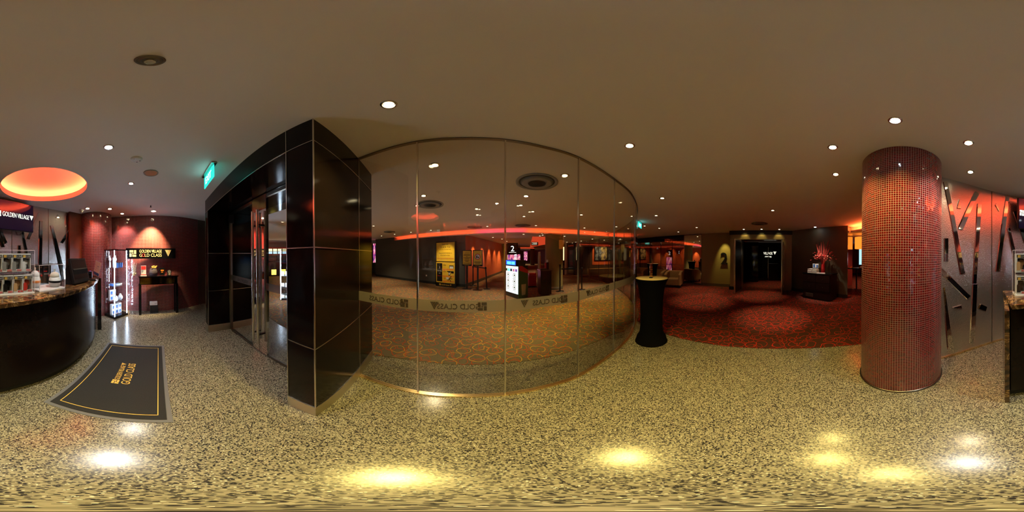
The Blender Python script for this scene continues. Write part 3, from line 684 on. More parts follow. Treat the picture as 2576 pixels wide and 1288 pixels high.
def ml(px, py): return iv @ F(px, py)
g0, g1 = ml(316, 974), ml(338, 913); gc = (g0+g1)/2
text('lettering', 'GOLD CLASS', 'gold', mt, (gc.x, -.085, bz), (1, 0, 0), (0, 1, 0), height=.085, width=.44)
text('lettering', 'GOLDEN VILLAGE', 'gold', mt, (gc.x+.005, .025, bz), (1, 0, 0), (0, 1, 0), height=.055, width=.30)
mb = MB(); gv_square(mb, basis((gc.x-.225, .02, bz), (1, 0, 0), (0, 1, 0)), .07); gv_tri(mb, basis((gc.x+.165, .02, bz), (1, 0, 0), (0, 1, 0)), .06); mb.build('logo_mark', 'gold', mt)

# ------------------------------------------------------------------ glass display cabinet
vc = thing('display_cabinet', 'tall square glass cabinet lit by white tubes beside the curved mosaic wall', 'display cabinet', (-2.40, -2.84, 0), radians(183.5))
VW, VD, VH = .44, .34, 1.67   # local: +x = away from corner towards mosaic wall, +y = back
MB().b2(-.01, VW+.01, -.01, VD+.01, 0, .06).build('black_base', 'gblack', vc)
MB().b2(-.01, VW+.01, -.01, VD+.01, VH-.02, VH).build('black_top', 'gblack', vc)
g = MB(); g.b2(0.004, VW-.004, 0, .004, .06, VH-.02).b2(0.004, VW-.004, VD-.004, VD, .06, VH-.02).b2(0, .004, 0.004, VD-.004, .06, VH-.02).b2(VW-.004, VW, 0.004, VD-.004, .06, VH-.02); g.build('glass_side', 'gclear', vc)
MB().b2(.004, .016, .004, .016, .06, VH-.02).b2(VW-.018, VW-.004, .004, .018, .06, VH-.02).build('light_tube', 'e_led', vc)
MB().b2(0, .008, VD-.008, VD, .06, VH-.02).b2(VW-.008, VW, VD-.008, VD, .06, VH-.02).build('corner_post', 'steel', vc)
SH = (.42, .80, 1.24)
for z in SH: MB().b2(.008, VW-.008, .008, VD-.008, z-.006, z).build('glass_shelf', 'acrylic', vc)
RZV = vc.rotation_euler.z
def vloc(x, y, z): return (-2.40+x*cos(RZV)-y*sin(RZV), -2.84+x*sin(RZV)+y*cos(RZV), z)
def vitem(name, label, cat, x, y, z, rz=0, group=None): return thing(name, label, cat, vloc(x, y, z), RZV+rz, group)
# viewed from the camera, local +x runs to the right? (x: corner -> right)
for k, (x, y) in enumerate(((.30, .20), (.20, .12))):
    t = vitem('white_bottle', ('white capped bottle on the top shelf of the lit cabinet', 'second white capped bottle on the top shelf beside the tumblers')[k], 'bottle', .06+.07*k, .22-.12*k, SH[2]+.001, 0, 'white bottles in the lit cabinet')
    MB().lathe([(.022, 0), (.024, .02), (.022, .12), (.012, .15), (.03, .17), (.036, .20), (.022, .235), (.012, .25)], (0, 0, 0), 20).build('bottle_body', 'white', t); MB().cyl((0, 0), .014, .25, .29, 14).build('bottle_cap', 'cream', t)
t = vitem('price_card', 'white upright card with a printed mark on the top shelf', 'card', .22, .24, SH[2]+.001); MB().b2(-.045, .045, 0, .004, 0, .24).build('card_panel', 'white', t); MB().b2(-.02, .02, -.001, 0, .06, .09).build('printed_mark', 'blueP', t)
for k in range(3):
    t = vitem('tumbler', ('dark tumbler beside the white bottles on the top shelf', 'middle one of three dark tumblers on the top shelf', 'dark tumbler at the lit corner of the top shelf')[k], 'cup', .20+.07*k, .10, SH[2]+.001, 0, 'dark tumblers on the top shelf')
    MB().lathe([(.024, 0), (.03, .11)], (0, 0, 0), 20).build('tumbler_body', 'blueP', t); MB().lathe([(.031, .11), (.031, .12)], (0, 0, 0), 20).build('tumbler_lid', 'black', t)
for k, (x, y, w, d, h, r) in enumerate(((.10, .17, .12, .1, .05, .3), (.235, .16, .11, .12, .035, -.2), (.355, .2, .09, .12, .03, .1))):
    t = vitem('flat_carton', ('blue flat carton leaning on the second shelf', 'wide flat carton in the middle of the second shelf', 'thin pale carton at the lit corner of the second shelf')[k], 'carton', x, y, SH[1]+.001, r); MB().box(0, 0, h/2, w, d, h).build('carton_body', ('blueP', 'white', 'cream')[k], t); MB().box(0, 0, h+.001, w*.7, d*.6, .001).build('printed_panel', ('white', 'blueP', 'greenP')[k], t)
def small_box(x, y, z, lb, w=.095, h=.13, d=.08):
    t = vitem('toy_carton', lb, 'toy box', x, y, z, 0, 'small boxed toys in the lit cabinet')
    MB().box(0, d/2, h/2, w, d, h).build('carton_body', 'white', t); MB().b2(-w*.3, w*.38, -.001, 0, h*.18, h*.75).build('window_panel', 'blueP', t); MB().b2(-w*.1, w*.4, -.0012, 0, .006, h*.14).build('name_strip', 'redprint', t)
for r in range(2):
    for k in range(3): small_box(.10+.11*k, .14, .0615+.134*r, ('bottom', 'upper')[r]+' row toy carton on the cabinet floor, '+('beside the front tube', 'between two others', 'beside the bright corner tube')[k])
for r in range(2):
    for k in range(2): small_box(.09+.10*k, .20, SH[0]+.001+.134*r, ('lower', 'upper')[r]+' toy carton '+('next to the mosaic column side', 'behind the round white cups')[k]+' on the third shelf', d=.06)
for k, (x, y, r) in enumerate(((.15, .09, .05), (.31, .12, .062))):
    t = vitem('round_cup', ('smaller round white cup before the cartons on the third shelf', 'bigger round white cup with a domed lid on the third shelf')[k], 'cup', x, y, SH[0]+.001)
    MB().lathe([(r*.5, 0), (r*.9, r*.5), (r, r), (r*.85, r*1.6), (r*.5, r*1.95)], (0, 0, 0), 24).build('cup_body', 'white', t); MB().lathe([(r*.55, r*1.95), (r*.55, r*2.1), (r*.35, r*2.5), (.004, r*2.6)], (0, 0, 0), 20).build('domed_lid', 'cream', t)

# ------------------------------------------------------------------ console table and sign
a_, b_ = F(331, 693, 1.0), F(446, 694, 1.0)
P = Vector((-2.98, -2.62)); Q = Vector((-3.68, -1.90))
cc = (P+Q)/2; cw = (Q-P).length
cs = thing('console_table', 'narrow glossy black console table against the curved mosaic wall', 'table', (cc.x, cc.y, 0), atan2((Q-P).y, (Q-P).x))
MB().b2(-cw/2, cw/2, 0, .24, .985, 1.01).build('table_top', 'gblack', cs, bevel=.003)
MB().b2(-cw/2+.02, cw/2-.02, .015, .225, .80, .985).build('drawer_case', 'gblack', cs)
MB().b2(-cw/2+.04, -.03, .006, .0148, .82, .97).build('drawer_front', pbr('bronze_mirror', (.30, .20, .07), .08, 1), cs)
MB().b2(.0, cw/2-.06, .006, .0148, .82, .97).build('drawer_front', MATS['bronze_mirror'], cs)
for x in (-cw/2+.035, cw/2-.035):
    for y in (.045, .195): MB().b2(x-.03, x+.03, y-.03, y+.03, 0, .80).build('leg', 'gblack', cs)
rzc = cs.rotation_euler.z
def cloc(x, y, z): return (cc.x+x*cos(rzc)-y*sin(rzc), cc.y+x*sin(rzc)+y*cos(rzc), z)
def X_of(px):   # local x on the table front line for a picture column
    az = ray(px, 640)[0]; dx, dy = sin(az), cos(az); e = (Q-P).normalized()
    # solve P + e s = t d
    den = dx*e.y-dy*e.x; t = (P.x*e.y-P.y*e.x)/den; s_ = (Vector((dx*t, dy*t))-P).dot(e); return s_-cw/2
t = thing('glass_vase', 'clear glass cylinder vase of pebbles and dried twigs on the console table', 'vase', cloc(X_of(338), .11, 1.011), rzc)
MB().lathe([(.075, 0), (.075, .012), (.072, .012), (.072, .30), (.075, .30), (.075, .302)], (0, 0, 0), 32).build('vase_glass', 'gclear', t)
mb = MB()
for k in range(26): mb.ball((random.uniform(-.045, .045), random.uniform(-.045, .045), random.uniform(.02, .085)), random.uniform(.008, .016), 8)
pb = mb.build('pebble_fill', 'goldmetal', t); pb['kind'] = 'stuff'
mb = MB()
for k in range(16): x, y = random.uniform(-.03, .03), random.uniform(-.03, .03); mb.tube([(x, y, .05), (x*1.5, y*1.4, .2), (x*1.9+random.uniform(-.01, .01), y*1.8, random.uniform(.24, .34))], .003, 5)
tw_ = mb.build('twig_spray', 'cream', t); tw_['kind'] = 'stuff'
t = thing('leaflet_holder', 'white notice card with a red photo standing on the console table', 'notice card', cloc(X_of(362), .1, 1.011), rzc+.05)
MB().b2(-.075, .075, 0, .06, 0, .02).build('holder_foot', 'white', t); MB().b2(-.065, .065, .02, .024, .02, .26).build('notice_sheet', 'white', t)
MB().b2(-.06, .06, .018, .0199, .16, .25).build('photo_print', 'redprint', t); MB().b2(-.055, .0, .0185, .0199, .14, .146).b2(-.055, .0, .0185, .0199, .115, .121).b2(-.055, -.01, .0185, .0199, .09, .096).build('text_lines', 'black', t); MB().b2(-.065, .065, .018, .0199, .02, .04).build('red_band', 'redprint', t)
t = thing('gift_bag', 'dark woven bag of dried gold flowers in the middle of the console table', 'flower bag', cloc(X_of(387), .12, 1.011), rzc)
MB().lathe([(.085, 0), (.11, .03), (.105, .1), (.085, .17), (.07, .19), (.078, .2), (.06, .19)], (0, 0, 0), 24).build('woven_bag', 'bag', t)
mb = MB()
for k in range(22):
    a = random.uniform(0, 2*pi); r = random.uniform(0, .09); c = (r*cos(a), r*sin(a), .19+random.uniform(0, .06)); mb.add([(c[0]-.02, c[1], c[2]), (c[0], c[1]-.012, c[2]+.008), (c[0]+.02, c[1], c[2]+.01), (c[0], c[1]+.012, c[2]+.012), (c[0]+.005, c[1], c[2]-.015)], [(0, 1, 2), (0, 2, 3), (0, 4, 1), (1, 4, 2), (2, 4, 3), (3, 4, 0)])
bl = mb.build('dried_blossom', 'gold', t); bl['kind'] = 'stuff'
t = thing('menu_frame', 'small black framed card on the console table beside the flower bag', 'framed card', cloc(X_of(410), .1, 1.011), rzc-.05)
MB().b2(-.065, .065, 0, .012, .015, .20).build('frame_board', 'black', t); MB().b2(-.07, .07, -.01, .05, 0, .014).build('frame_foot', 'acrylic', t); MB().b2(-.04, .04, -.001, 0, .12, .15).b2(-.03, .02, -.001, 0, .08, .1).build('printed_text', 'orangeP', t)
t = thing('table_speaker', 'small round black table ornament with a pale card at the end of the console table', 'ornament', cloc(X_of(428), .1, 1.011), rzc)
MB().lathe([(.055, 0), (.055, .04)], (0, 0, 0), 24, Matrix.Translation((0, .04, .085)) @ Matrix.Rotation(pi/2, 4, 'X')).b2(-.05, .05, 0, .05, 0, .04).build('ornament_body', 'black', t)
MB().lathe([(.042, 0), (.042, .002)], (0, 0, 0), 24, Matrix.Translation((0, -.0005, .095)) @ Matrix.Rotation(pi/2, 4, 'X')).build('dial', 'grey', t); MB().b2(-.025, .03, -.012, -.009, .01, .06).build('pale_card', 'cream', t)
# wall sign
p = Vector((-3.22, -2.80)); q = Vector((-4.03, -1.98)); sc_ = Vector((-3.345, -2.50)); sw = 1.30
sg = thing('wall_sign', 'long black company sign with raised metal letters on the mosaic wall', 'sign', (sc_.x, sc_.y, 1.58), atan2((q-p).y, (q-p).x)+.04)
MB().b2(-sw/2, sw/2, 0, .05, -.135, .135).build('sign_board', 'gblack', sg, bevel=.004)
MB().b2(-.04, .04, .05, .14, -.05, .05).build('wall_bracket', 'dsteel', sg)
text('lettering', 'GOLDEN VILLAGE', 'e_gold', sg, (-.02, -.004, .02), UX, UZ, height=.075, width=.58, ext=.004)
text('lettering', 'G  LD CLASS', 'e_gold', sg, (-.02, -.004, -.085), UX, UZ, height=.082, width=.58, ext=.004)
text('lettering', 'O', 'redprint', sg, (-.205, -.004, -.085), UX, UZ, height=.082, width=.075, ext=.004)
mb = MB(); gv_square(mb, basis((-.56, -.003, -.085), UX, UZ), .17); gv_tri(mb, basis((.36, -.003, -.09), UX, UZ), .18); mb.build('logo_mark', 'e_gold', sg)
# sockets, router, box below the console
def wall_item(name, label, cat, px, z, fn, off=.005):
    s_, _, _ = on_path(px, 640, MOSW); q, t_ = path_at(MOSW, s_); t = thing(name, label, cat, (q.x-t_.y*-off if False else q.x+t_.y*off, q.y-t_.x*off, z), atan2(t_.y, t_.x)); fn(t); return t
def socket(t): MB().b2(-.043, .043, -.012, 0, -.043, .043).build('socket_plate', 'black', t); MB().b2(-.012, -.004, -.0135, -.012, -.004, .004).b2(.004, .012, -.0135, -.012, -.004, .004).build('socket_pin_hole', 'cream', t)
wall_item('wall_socket', 'black wall socket under the console table, the one over the white box', 'socket', 384, .53, socket, .0)
wall_item('wall_socket', 'black wall socket under the console table beside its twin, farther along the wall', 'socket', 395, .53, socket, .0)
t = thing('black_box', 'matt black box standing on the floor under the console table', 'box', cloc(X_of(389), .16, 0), rzc); MB().b2(-.1, .1, -.02, .05, 0, .22).build('box_body', 'mblack', t); MB().b2(-.095, .095, -.022, -.0205, .09, .1).build('box_seam', 'black', t)
t = thing('white_router', 'white network box resting on the matt black box', 'router', cloc(X_of(388), .16, .221), rzc); MB().b2(-.095, .095, -.02, .05, 0, .10).build('router_body', 'white', t, bevel=.006); MB().b2(.02, .075, -.022, -.0205, .05, .056).b2(.02, .075, -.022, -.0205, .035, .041).build('router_vent', 'grey', t)
p0 = cloc(X_of(376), .2, 0); p3 = cloc(X_of(365), .25, 0)
o = MB().tube([(p0[0], p0[1], .25), (p0[0]-.0, p0[1]-.03, .1), ((p0[0]+p3[0])/2, (p0[1]+p3[1])/2, .012), (p3[0], p3[1], .012)], .006).build('power_cable', 'mblack'); tag(o, 'thin black cable running from the white box along the floor', 'cable')

# ------------------------------------------------------------------ exit signs
def exit_sign(p, q, label, front=True):
    p, q = Vector(p), Vector(q); c = (p+q)/2; w = (q-p).length
    t = thing('exit_sign', label, 'exit sign', (c.x, c.y, CEIL), atan2((q-p).y, (q-p).x))
    MB().b2(-w/2, w/2, -.03, .03, -.018, -.001).build('ceiling_bracket', 'steel', t)
    MB().b2(-w/2+.02, w/2-.02, -.006, .006, -.20, -.03).build('sign_panel', 'e_exit', t)
    MB().b2(-w/2+.06, -w/2+.07, -.004, .004, -.03, -.018).b2(w/2-.07, w/2-.06, -.004, .004, -.03, -.018).build('hanger', 'steel', t)
    text('lettering', 'EXIT', 'e_exitw', t, (0, -.0085, -.165), UX, UZ, height=.095, width=w*.55)
    return t
exit_sign((-2.0, -.65), (-1.64, -.42), 'green lit exit sign hanging before the dark entrance portal')
exit_sign((3.55, 3.65), (3.95, 3.88), 'pale exit sign seen edge on beside the end of the curved glass')
exit_sign((9.8, 9.25), (10.08, 8.95), 'small green exit sign built in place of a reflection beyond the smoked glass panels')  # mirror image in the dark wall, built as a solid sign

# ------------------------------------------------------------------ ceiling fixtures
lights = []
def downlight(p, label, r=.045, em='e_warm', sq=False, z=CEIL, group='recessed ceiling downlights'):
    t = thing('downlight', label, 'ceiling light', (p[0], p[1], z), 0, group)
    if sq: MB().b2(-r*1.4, r*1.4, -r*1.4, r*1.4, -.006, .0).build('trim_ring', 'steel', t); MB().b2(-r, r, -r, r, -.009, -.0062).build('lens', em, t)
    else:
        MB().lathe([(r*1.45, -.001), (r*1.4, -.006), (r*1.05, -.008), (r*1.0, -.002)], (0, 0, 0), 28).build('trim_ring', 'steel', t); MB().cyl((0, 0), r*.85, -.0095, -.0085, 20).build('lens', em, t)
    return t
def spot(p, col, W_, ang=110, blend=.9, z=CEIL-.03, tgt=None, r=.04):
    l = bpy.data.lights.new('spot_beam', 'SPOT'); l.energy = W_; l.color = col; l.spot_size = radians(ang); l.spot_blend = blend; l.shadow_soft_size = r
    o = bpy.data.objects.new('spot_beam', l); COL.objects.link(o); o.location = (p[0], p[1], z)
    if tgt: o.rotation_euler = (Vector(tgt)-Vector((p[0], p[1], z))).to_track_quat('-Z', 'Y').to_euler()
    return o
YEL = (1, .77, .20); WRM = (1, .80, .50); NEU = (1, .93, .78); COOL = (.80, .90, 1); AMB = (1, .66, .34)
near = [((980, 263), 'bright yellow downlight over the floor before the curved glass', 'e_warm', YEL, 125), ((275, 370), 'bluish white downlight over the black entrance mat', 'e_white', NEU, 75), ((331, 461), 'white downlight between mat and lit cabinet', 'e_white', NEU, 40),
 ((1582, 366), 'warm downlight over the draped bar table', 'e_warm', YEL, 90), ((2093, 370), 'downlight beside the free column, on the door side', 'e_warm', YEL, 50), ((2250, 303), 'bright downlight just before the free mosaic column', 'e_white', YEL, 48),
 ((2436, 359), 'downlight between free column and counter', 'e_warm', NEU, 42), ((2441, 432), 'downlight close to the textured metal wall by the free column', 'e_warm', WRM, 30), ((2101, 438), 'downlight over the edge of the red carpet near the free column', 'e_warm', YEL, 30)]
for (px, lb, em, colr, w_) in near:
    p = F(*px, CEIL); downlight(p, lb, .032, em); spot(p, colr, w_, 112)
for px, lb in (((221, 524), 'downlight above the far mosaic column'), ((277, 525), 'downlight beside the far mosaic column'), ((308, 537), 'downlight between far column and mosaic wall')):
    p = F(*px, CEIL); downlight(p, lb, .045, 'e_warm')
p = F(387, 531, CEIL); downlight(p, 'small square spotlight over the black company sign', .04, 'e_warm', True)
s_, _, _ = on_path(375, 640, MOSW); q, t_ = path_at(MOSW, s_); spot(p, (1, .72, .34), 420, 66, .75, tgt=(q.x, q.y, 1.45))
s_, _, _ = on_path(318, 640, MOSW); q2_, t_ = path_at(MOSW, s_)
spot(F(308, 537, CEIL), (1, .75, .7), 60, 80, .9, tgt=(q2_.x, q2_.y, 1.2))
spot((-1.95, -2.95), (1, .6, .5), 50, 80, .9, tgt=(-2.3, -3.3, 1.4)); 
t = thing('ceiling_sprinkler', 'ring shaped metal sprinkler rosette alone on the ceiling above the viewer', 'sprinkler', tuple(F(384, 152, CEIL)))
MB().lathe([(.043, -.001), (.042, -.006), (.036, -.008), (.034, -.003), (.029, -.003), (.027, -.009), (.022, -.010), (.02, -.004)], (0, 0, 0), 32).build('rosette', 'dsteel', t); MB().lathe([(.012, -.005), (.012, -.02), (.006, -.022), (.006, -.03), (.016, -.031), (.016, -.033)], (0, 0, 0), 16).build('sprinkler_head', 'steel', t)
t = thing('ceiling_speaker', 'round grey ceiling speaker between detector and exit sign', 'speaker', tuple(F(381, 435, CEIL))); MB().lathe([(.092, -.001), (.09, -.008), (.078, -.010), (.076, -.004)], (0, 0, 0), 36).build('speaker_rim', 'grey', t); MB().cyl((0, 0), .075, -.0075, -.005, 32).build('speaker_grille', 'dsteel', t)
t = thing('smoke_detector', 'round white detector with tiny lamps near the ceiling speaker', 'detector', tuple(F(345, 400, CEIL))); MB().lathe([(.062, -.001), (.06, -.012), (.04, -.02), (.005, -.022)], (0, 0, 0), 28).build('detector_body', 'white', t); MB().box(.035, .0, -.017, .008, .008, .008).build('indicator_lamp', 'red', t); MB().box(-.03, .02, -.018, .01, .01, .01).box(-.03, -.02, -.018, .01, .01, .01).build('sensor_eye', 'black', t)
p = F(206, 527, CEIL); t = thing('security_camera', 'white dome security camera on the ceiling beside the far mosaic column', 'camera', (p.x, p.y, CEIL)); MB().lathe([(.05, -.001), (.05, -.03), (.035, -.045)], (0, 0, 0), 24).build('camera_housing', 'white', t); MB().ball((0.01, .01, -.055), .035, 16).build('camera_lens', 'cream', t)
p = F(380, 517, CEIL); t = thing('pendant_sprinkler', 'small dark sprinkler head before the curved mosaic wall', 'sprinkler', (p.x, p.y, CEIL)); MB().cyl((0, 0), .012, -.03, -.001, 12).cyl((0, 0), .022, -.04, -.036, 12).build('sprinkler_head', 'mblack', t)
def vent(p, r, label, z=CEIL):
    t = thing('ceiling_diffuser', label, 'air vent', (p[0], p[1], z)); 
    MB().lathe([(r, -.001), (r*.99, -.018), (r*.90, -.012), (r*.86, -.002)], (0, 0, 0), 48).build('outer_ring', 'grey', t)
    MB().cyl((0, 0), r*.85, -.003, -.001, 40).build('dark_throat', 'mblack', t)
    for f in (.68, .44, .22): MB().lathe([(r*f, -.028), (r*(f+.1), -.006), (r*(f+.085), -.006), (r*(f-.01), -.03)], (0, 0, 0), 40).build('cone_ring', 'grey', t)
vent(F(1350, 458, CEIL), .30, 'largest round air diffuser seen through the curved glass'); vent(F(1082, 514, CEIL), .29, 'round air diffuser seen through the glass near the dark portal')
vent(F(1194, 571, CEIL), .30, 'round air diffuser beside the red cove above the orange wall'); vent(F(1315, 567, CEIL), .30, 'round air diffuser beside the red cove above the white kiosk')
vent(F(1910, 562, CEIL), .28, 'round air diffuser above the open cinema door'); vent((-4.6, 2.0), .28, 'round air diffuser above the lobby carpet, seen through the entrance doors'); vent(F(980, 583, CEIL), .28, 'round air diffuser above the charcoal lobby wall')
lob = [(1095, 415), (1066, 492), (1050, 517), (1323, 493), (1420, 441), (1250, 511), (1199, 525), (1201, 540), (1310, 516), (1340, 532), (1318, 544), (1226, 569), (1084, 579), (1034, 584), (1348, 567), (1462, 540), (1470, 573), (993, 589), (960, 593), (940, 568), (1550, 570)]
for k, px in enumerate(lob):
    p = F(*px, CEIL)
    if p.y < 6.9: downlight(p, 'small warm downlight in the high lobby ceiling behind the curved glass', .04, 'e_warm' if k in (1, 3) else 'e_dim', group='downlights in the high lobby ceiling')
for px in ((1665, 498), (1943, 529), (1650, 542), (1621, 568), (1658, 574), (1706, 583), (1752, 572)):
    p = F(*px, CEIL); downlight(p, 'small warm downlight in the lounge ceiling over the red carpet', .038, 'e_dim', group='downlights in the lounge ceiling')
low = [(1240, 597), (1263, 601), (1275, 607), (1317, 589), (1358, 593), (1363, 587), (1365, 591), (1434, 590), (1420, 594), (1426, 609), (1440, 611), (1448, 609), (1462, 606), (1520, 604), (1560, 601), (1580, 611), (1490, 601), (1400, 596)]
for px in low:
    p = F(px[0], px[1], 2.42); downlight(p, 'tiny downlight in the lowered ceiling beyond the red cove', .045, 'e_dim', z=2.42, group='downlights in the lowered ceiling')
# beams of the lobby and lounge
for p, c, w_, a in (((-1.5, 2.9), WRM, 100, 100), ((.35, 3.6), YEL, 220, 75), ((2.3, 4.3), YEL, 220, 75), ((-3.6, 4.8), WRM, 300, 75), ((-1.0, 5.5), WRM, 260, 75), ((3.1, 6.1), WRM, 260, 80), ((-6.4, 5.8), WRM, 220, 100), ((-5.6, 2.2), WRM, 240, 100), ((-9, 3.5), WRM, 240, 110),
   ((3.83, -.10), AMB, 170, 46), ((6.1, .3), AMB, 110, 50), ((4.9, 2.1), AMB, 130, 52), ((6.3, 2.9), AMB, 90, 55), ((6.2, 1.6), AMB, 50, 50), ((4.5, -1.7), AMB, 40, 70), ((6.2, 4.4), AMB, 22, 80)):
    spot(p, c, w_, a, .8)
for p, c, w_, a in (((1.3, 9.5), WRM, 162, 100), ((-.3, 12.5), WRM, 108, 100), ((2.6, 14), WRM, 162, 110), ((0, 19), WRM, 216, 120), ((2, 25), WRM, 216, 120), ((4.8, 11), AMB, 108, 110), ((-1, 30), WRM, 216, 130)):
    spot(p, c, w_, a, .8, z=2.39)

# ------------------------------------------------------------------ lobby shell
def baseb(path, side, h=.12, mat='dsteel', name='baseboard_lobby'):
    o = MB().ribbon(offset(path, -.012*side), 0.0, h, .03, side).build(name, mat); o['kind'] = 'structure'; return o
wall('wall_charcoal', [(-8.6, 7.75), (-6.6, 7.60), (-2.10, 7.13)], 0, 2.40, .08, 1, 'greywall'); baseb([(-8.6, 7.75), (-6.6, 7.60), (-2.10, 7.13)], 1, .14, 'mblack')
wall('wall_charcoal_upper', [(-8.6, 7.76), (-6.75, 7.63)], 2.40, CEIL, .06, 1, 'greywall')
wall('wall_orange', [(-2.10, 7.14), (-.86, 13.6)], 0, 2.42, .1, 1, 'orange'); baseb([(-2.10, 7.14), (-.86, 13.6)], -1, .16, 'dolive', 'baseboard_orange')
wall('wall_lobby_end', [(-.86, 13.6), (-.15, 13.3)], 0, 2.42, .1, 1, 'olive')
wall('wall_lobby_return', [(-.15, 13.3), (.9, 33)], 0, 2.42, .1, 1, 'dolive')
wall('wall_north', [(.8, 33), (7, 33)], 0, 2.42, .1, 1, 'redwall')
wall('wall_far_side', [(4.3, 12.05), (5.2, 22), (5.0, 33)], 0, 2.42, .1, -1, 'dolive')
wall('wall_west', [(-12.9, -3), (-12.9, 9.5)], 0, CEIL, .05, 1, 'brownwall')
wall('wall_lobby_corner', [(-12.9, 9.3), (-8.5, 8.9)], 0, 2.42, .1, 1, 'greywall')
# light box poster at the wall end
def lightbox(name, label, c, w, h, z0, rz, d=.12, cat='light box', deco=True, title=None):
    t = thing(name, label, cat, (c[0], c[1], z0), rz)
    MB().b2(-w/2, w/2, 0, d, 0, h).build('box_body', 'gblack', t)
    m = MB().b2(-w/2+.02*w/.6, w/2-.02*w/.6, -.006, -.001, .04, h*.66 if title else h-.04); m.build('lit_poster', POSTER, t)
    return t
def poster_mat():
    m, t, o = nt('lit_poster'); e = t.nodes.new('ShaderNodeEmission'); tc = t.nodes.new('ShaderNodeTexCoord')
    mp = t.nodes.new('ShaderNodeMapping'); mp.inputs['Scale'].default_value = (6, 6, 1.2); t.links.new(tc.outputs['Object'], mp.inputs[0])
    n = t.nodes.new('ShaderNodeTexNoise'); n.inputs['Scale'].default_value = 2.2; n.inputs['Detail'].default_value = 5; t.links.new(mp.outputs[0], n.inputs['Vector'])
    r = t.nodes.new('ShaderNodeValToRGB'); E_ = r.color_ramp.elements; E_[0].position = .3; E_[0].color = (.01, .01, .05, 1); E_[1].position = .75; E_[1].color = (.9, .9, 1, 1)
    for p, c in ((.42, (.12, .03, .25, 1)), (.52, (.7, .1, .2, 1)), (.6, (.9, .5, .55, 1))): q = E_.new(p); q.color = c
    t.links.new(n.outputs['Fac'], r.inputs[0]); t.links.new(r.outputs[0], e.inputs[0]); e.inputs[1].default_value = 1.2; t.links.new(e.outputs[0], o.inputs[0]); return m
POSTER = poster_mat()
def art_mat(name, a, b, c):
    m, t, o = nt(name); bs = t.nodes.new('ShaderNodeBsdfPrincipled'); tc = t.nodes.new('ShaderNodeTexCoord')
    n = t.nodes.new('ShaderNodeTexNoise'); n.inputs['Scale'].default_value = 3.5; n.inputs['Detail'].default_value = 3; t.links.new(tc.outputs['Object'], n.inputs['Vector'])
    r = t.nodes.new('ShaderNodeValToRGB'); E_ = r.color_ramp.elements; E_[0].position = .38; E_[0].color = (*a, 1); E_[1].position = .62; E_[1].color = (*b, 1); q = E_.new(.5); q.color = (*c, 1)
    t.links.new(n.outputs['Fac'], r.inputs[0]); t.links.new(r.outputs[0], bs.inputs['Base Color']);
    t.links.new(bs.outputs[0], o.inputs[0]); return m
ART = art_mat('framed_art', (.02, .02, .015), (.5, .44, .2), (.25, .22, .12)); ART2 = art_mat('framed_art_blue', (.01, .012, .02), (.2, .25, .3), (.05, .07, .1))
lightbox('poster_lightbox_sign', 'lit film poster box at the end of the charcoal lobby wall', (-8.95, 8.3), .8, 1.5, .9, facing((-8.95, 8.3), .3))
t = lightbox('cinema_sign', 'tall lit cinema sign with a white number two above the kiosk', (.03, 9.1), .60, 1.95, .22, facing((.03, 9.1)), .25, 'lit sign', title=1)
text('lettering', '2', 'e_sign', t, (0, -.008, 1.48), UX, UZ, height=.30); MB().b2(-.2, .2, -.006, -.002, 1.41, 1.425).build('divider_line', 'e_sign', t)
text('lettering', 'cinema', 'e_sign', t, (.22, -.012, .85), (0, 0, 1), (-1, 0, 0), height=.17, width=.95)
t = lightbox('cinema_sign', 'smaller lit cinema sign farther down the lobby behind the tall one', (.62, 16.2), .42, 1.9, .3, facing((.62, 16.2)), .2, 'lit sign', title=1)
lightbox('poster_lightbox_sign', 'lit poster box on the red wall at the far end of the lobby', (2.75, 32.8), .75, 1.9, .3, 0)
# concession stand seen through the entrance doors
cs = thing('concession_stand', 'snack stand with two rows of lit menu boards seen through the entrance doors', 'snack stand', (-11.6, .9, 0), radians(95))
MB().b2(-2.2, 2.2, -.0, .7, 0, 1.05).build('counter_base', 'wood', cs); MB().b2(-2.25, 2.25, -.05, .75, 1.05, 1.09).build('counter_slab', 'gblack', cs)
MB().b2(-2.2, 2.2, .4, .55, 1.52, 1.60).build('red_valance', 'redprint', cs); MB().b2(-2.2, 2.2, .38, .55, 2.03, 2.12).build('red_fascia', 'redprint', cs)
for k in range(12):
    for r in range(2): MB().b2(-2.1+.36*k, -2.1+.36*k+.28, .40, .44, 1.64+.20*r, 1.64+.20*r+.17).build('menu_board', 'e_menu' if r else 'e_menub', cs)
for k in range(6): MB().b2(-1.9+.7*k, -1.55+.7*k, .0, -.02, .12, .5).build('lit_food_window', 'e_yellow', cs)
for k in range(7): MB().b2(-2+.65*k, -1.97+.65*k, .1, .13, 1.09, 1.5).build('shelf_post', 'mblack', cs)
t = thing('display_cabinet', 'bright glass cabinet standing in the lobby beyond the entrance doors', 'display cabinet', (-5.25, .95, 0), facing((-5.25, .95), .15))
MB().b2(-.16, .16, 0, .3, 0, .06).build('black_base', 'gblack', t); MB().b2(-.16, .16, 0, .3, 1.68, 1.7).build('black_top', 'gblack', t)
MB().b2(-.16, -.145, 0, .015, .06, 1.68).b2(.145, .16, 0, .015, .06, 1.68).build('light_tube', 'e_led', t); MB().b2(-.145, .145, 0, .004, .06, 1.68).b2(-.145, .145, .29, .294, .06, 1.68).build('glass_side', 'gclear', t)
for z in (.42, .82, 1.24): MB().b2(-.15, .15, .01, .29, z, z+.006).build('glass_shelf', 'acrylic', t)
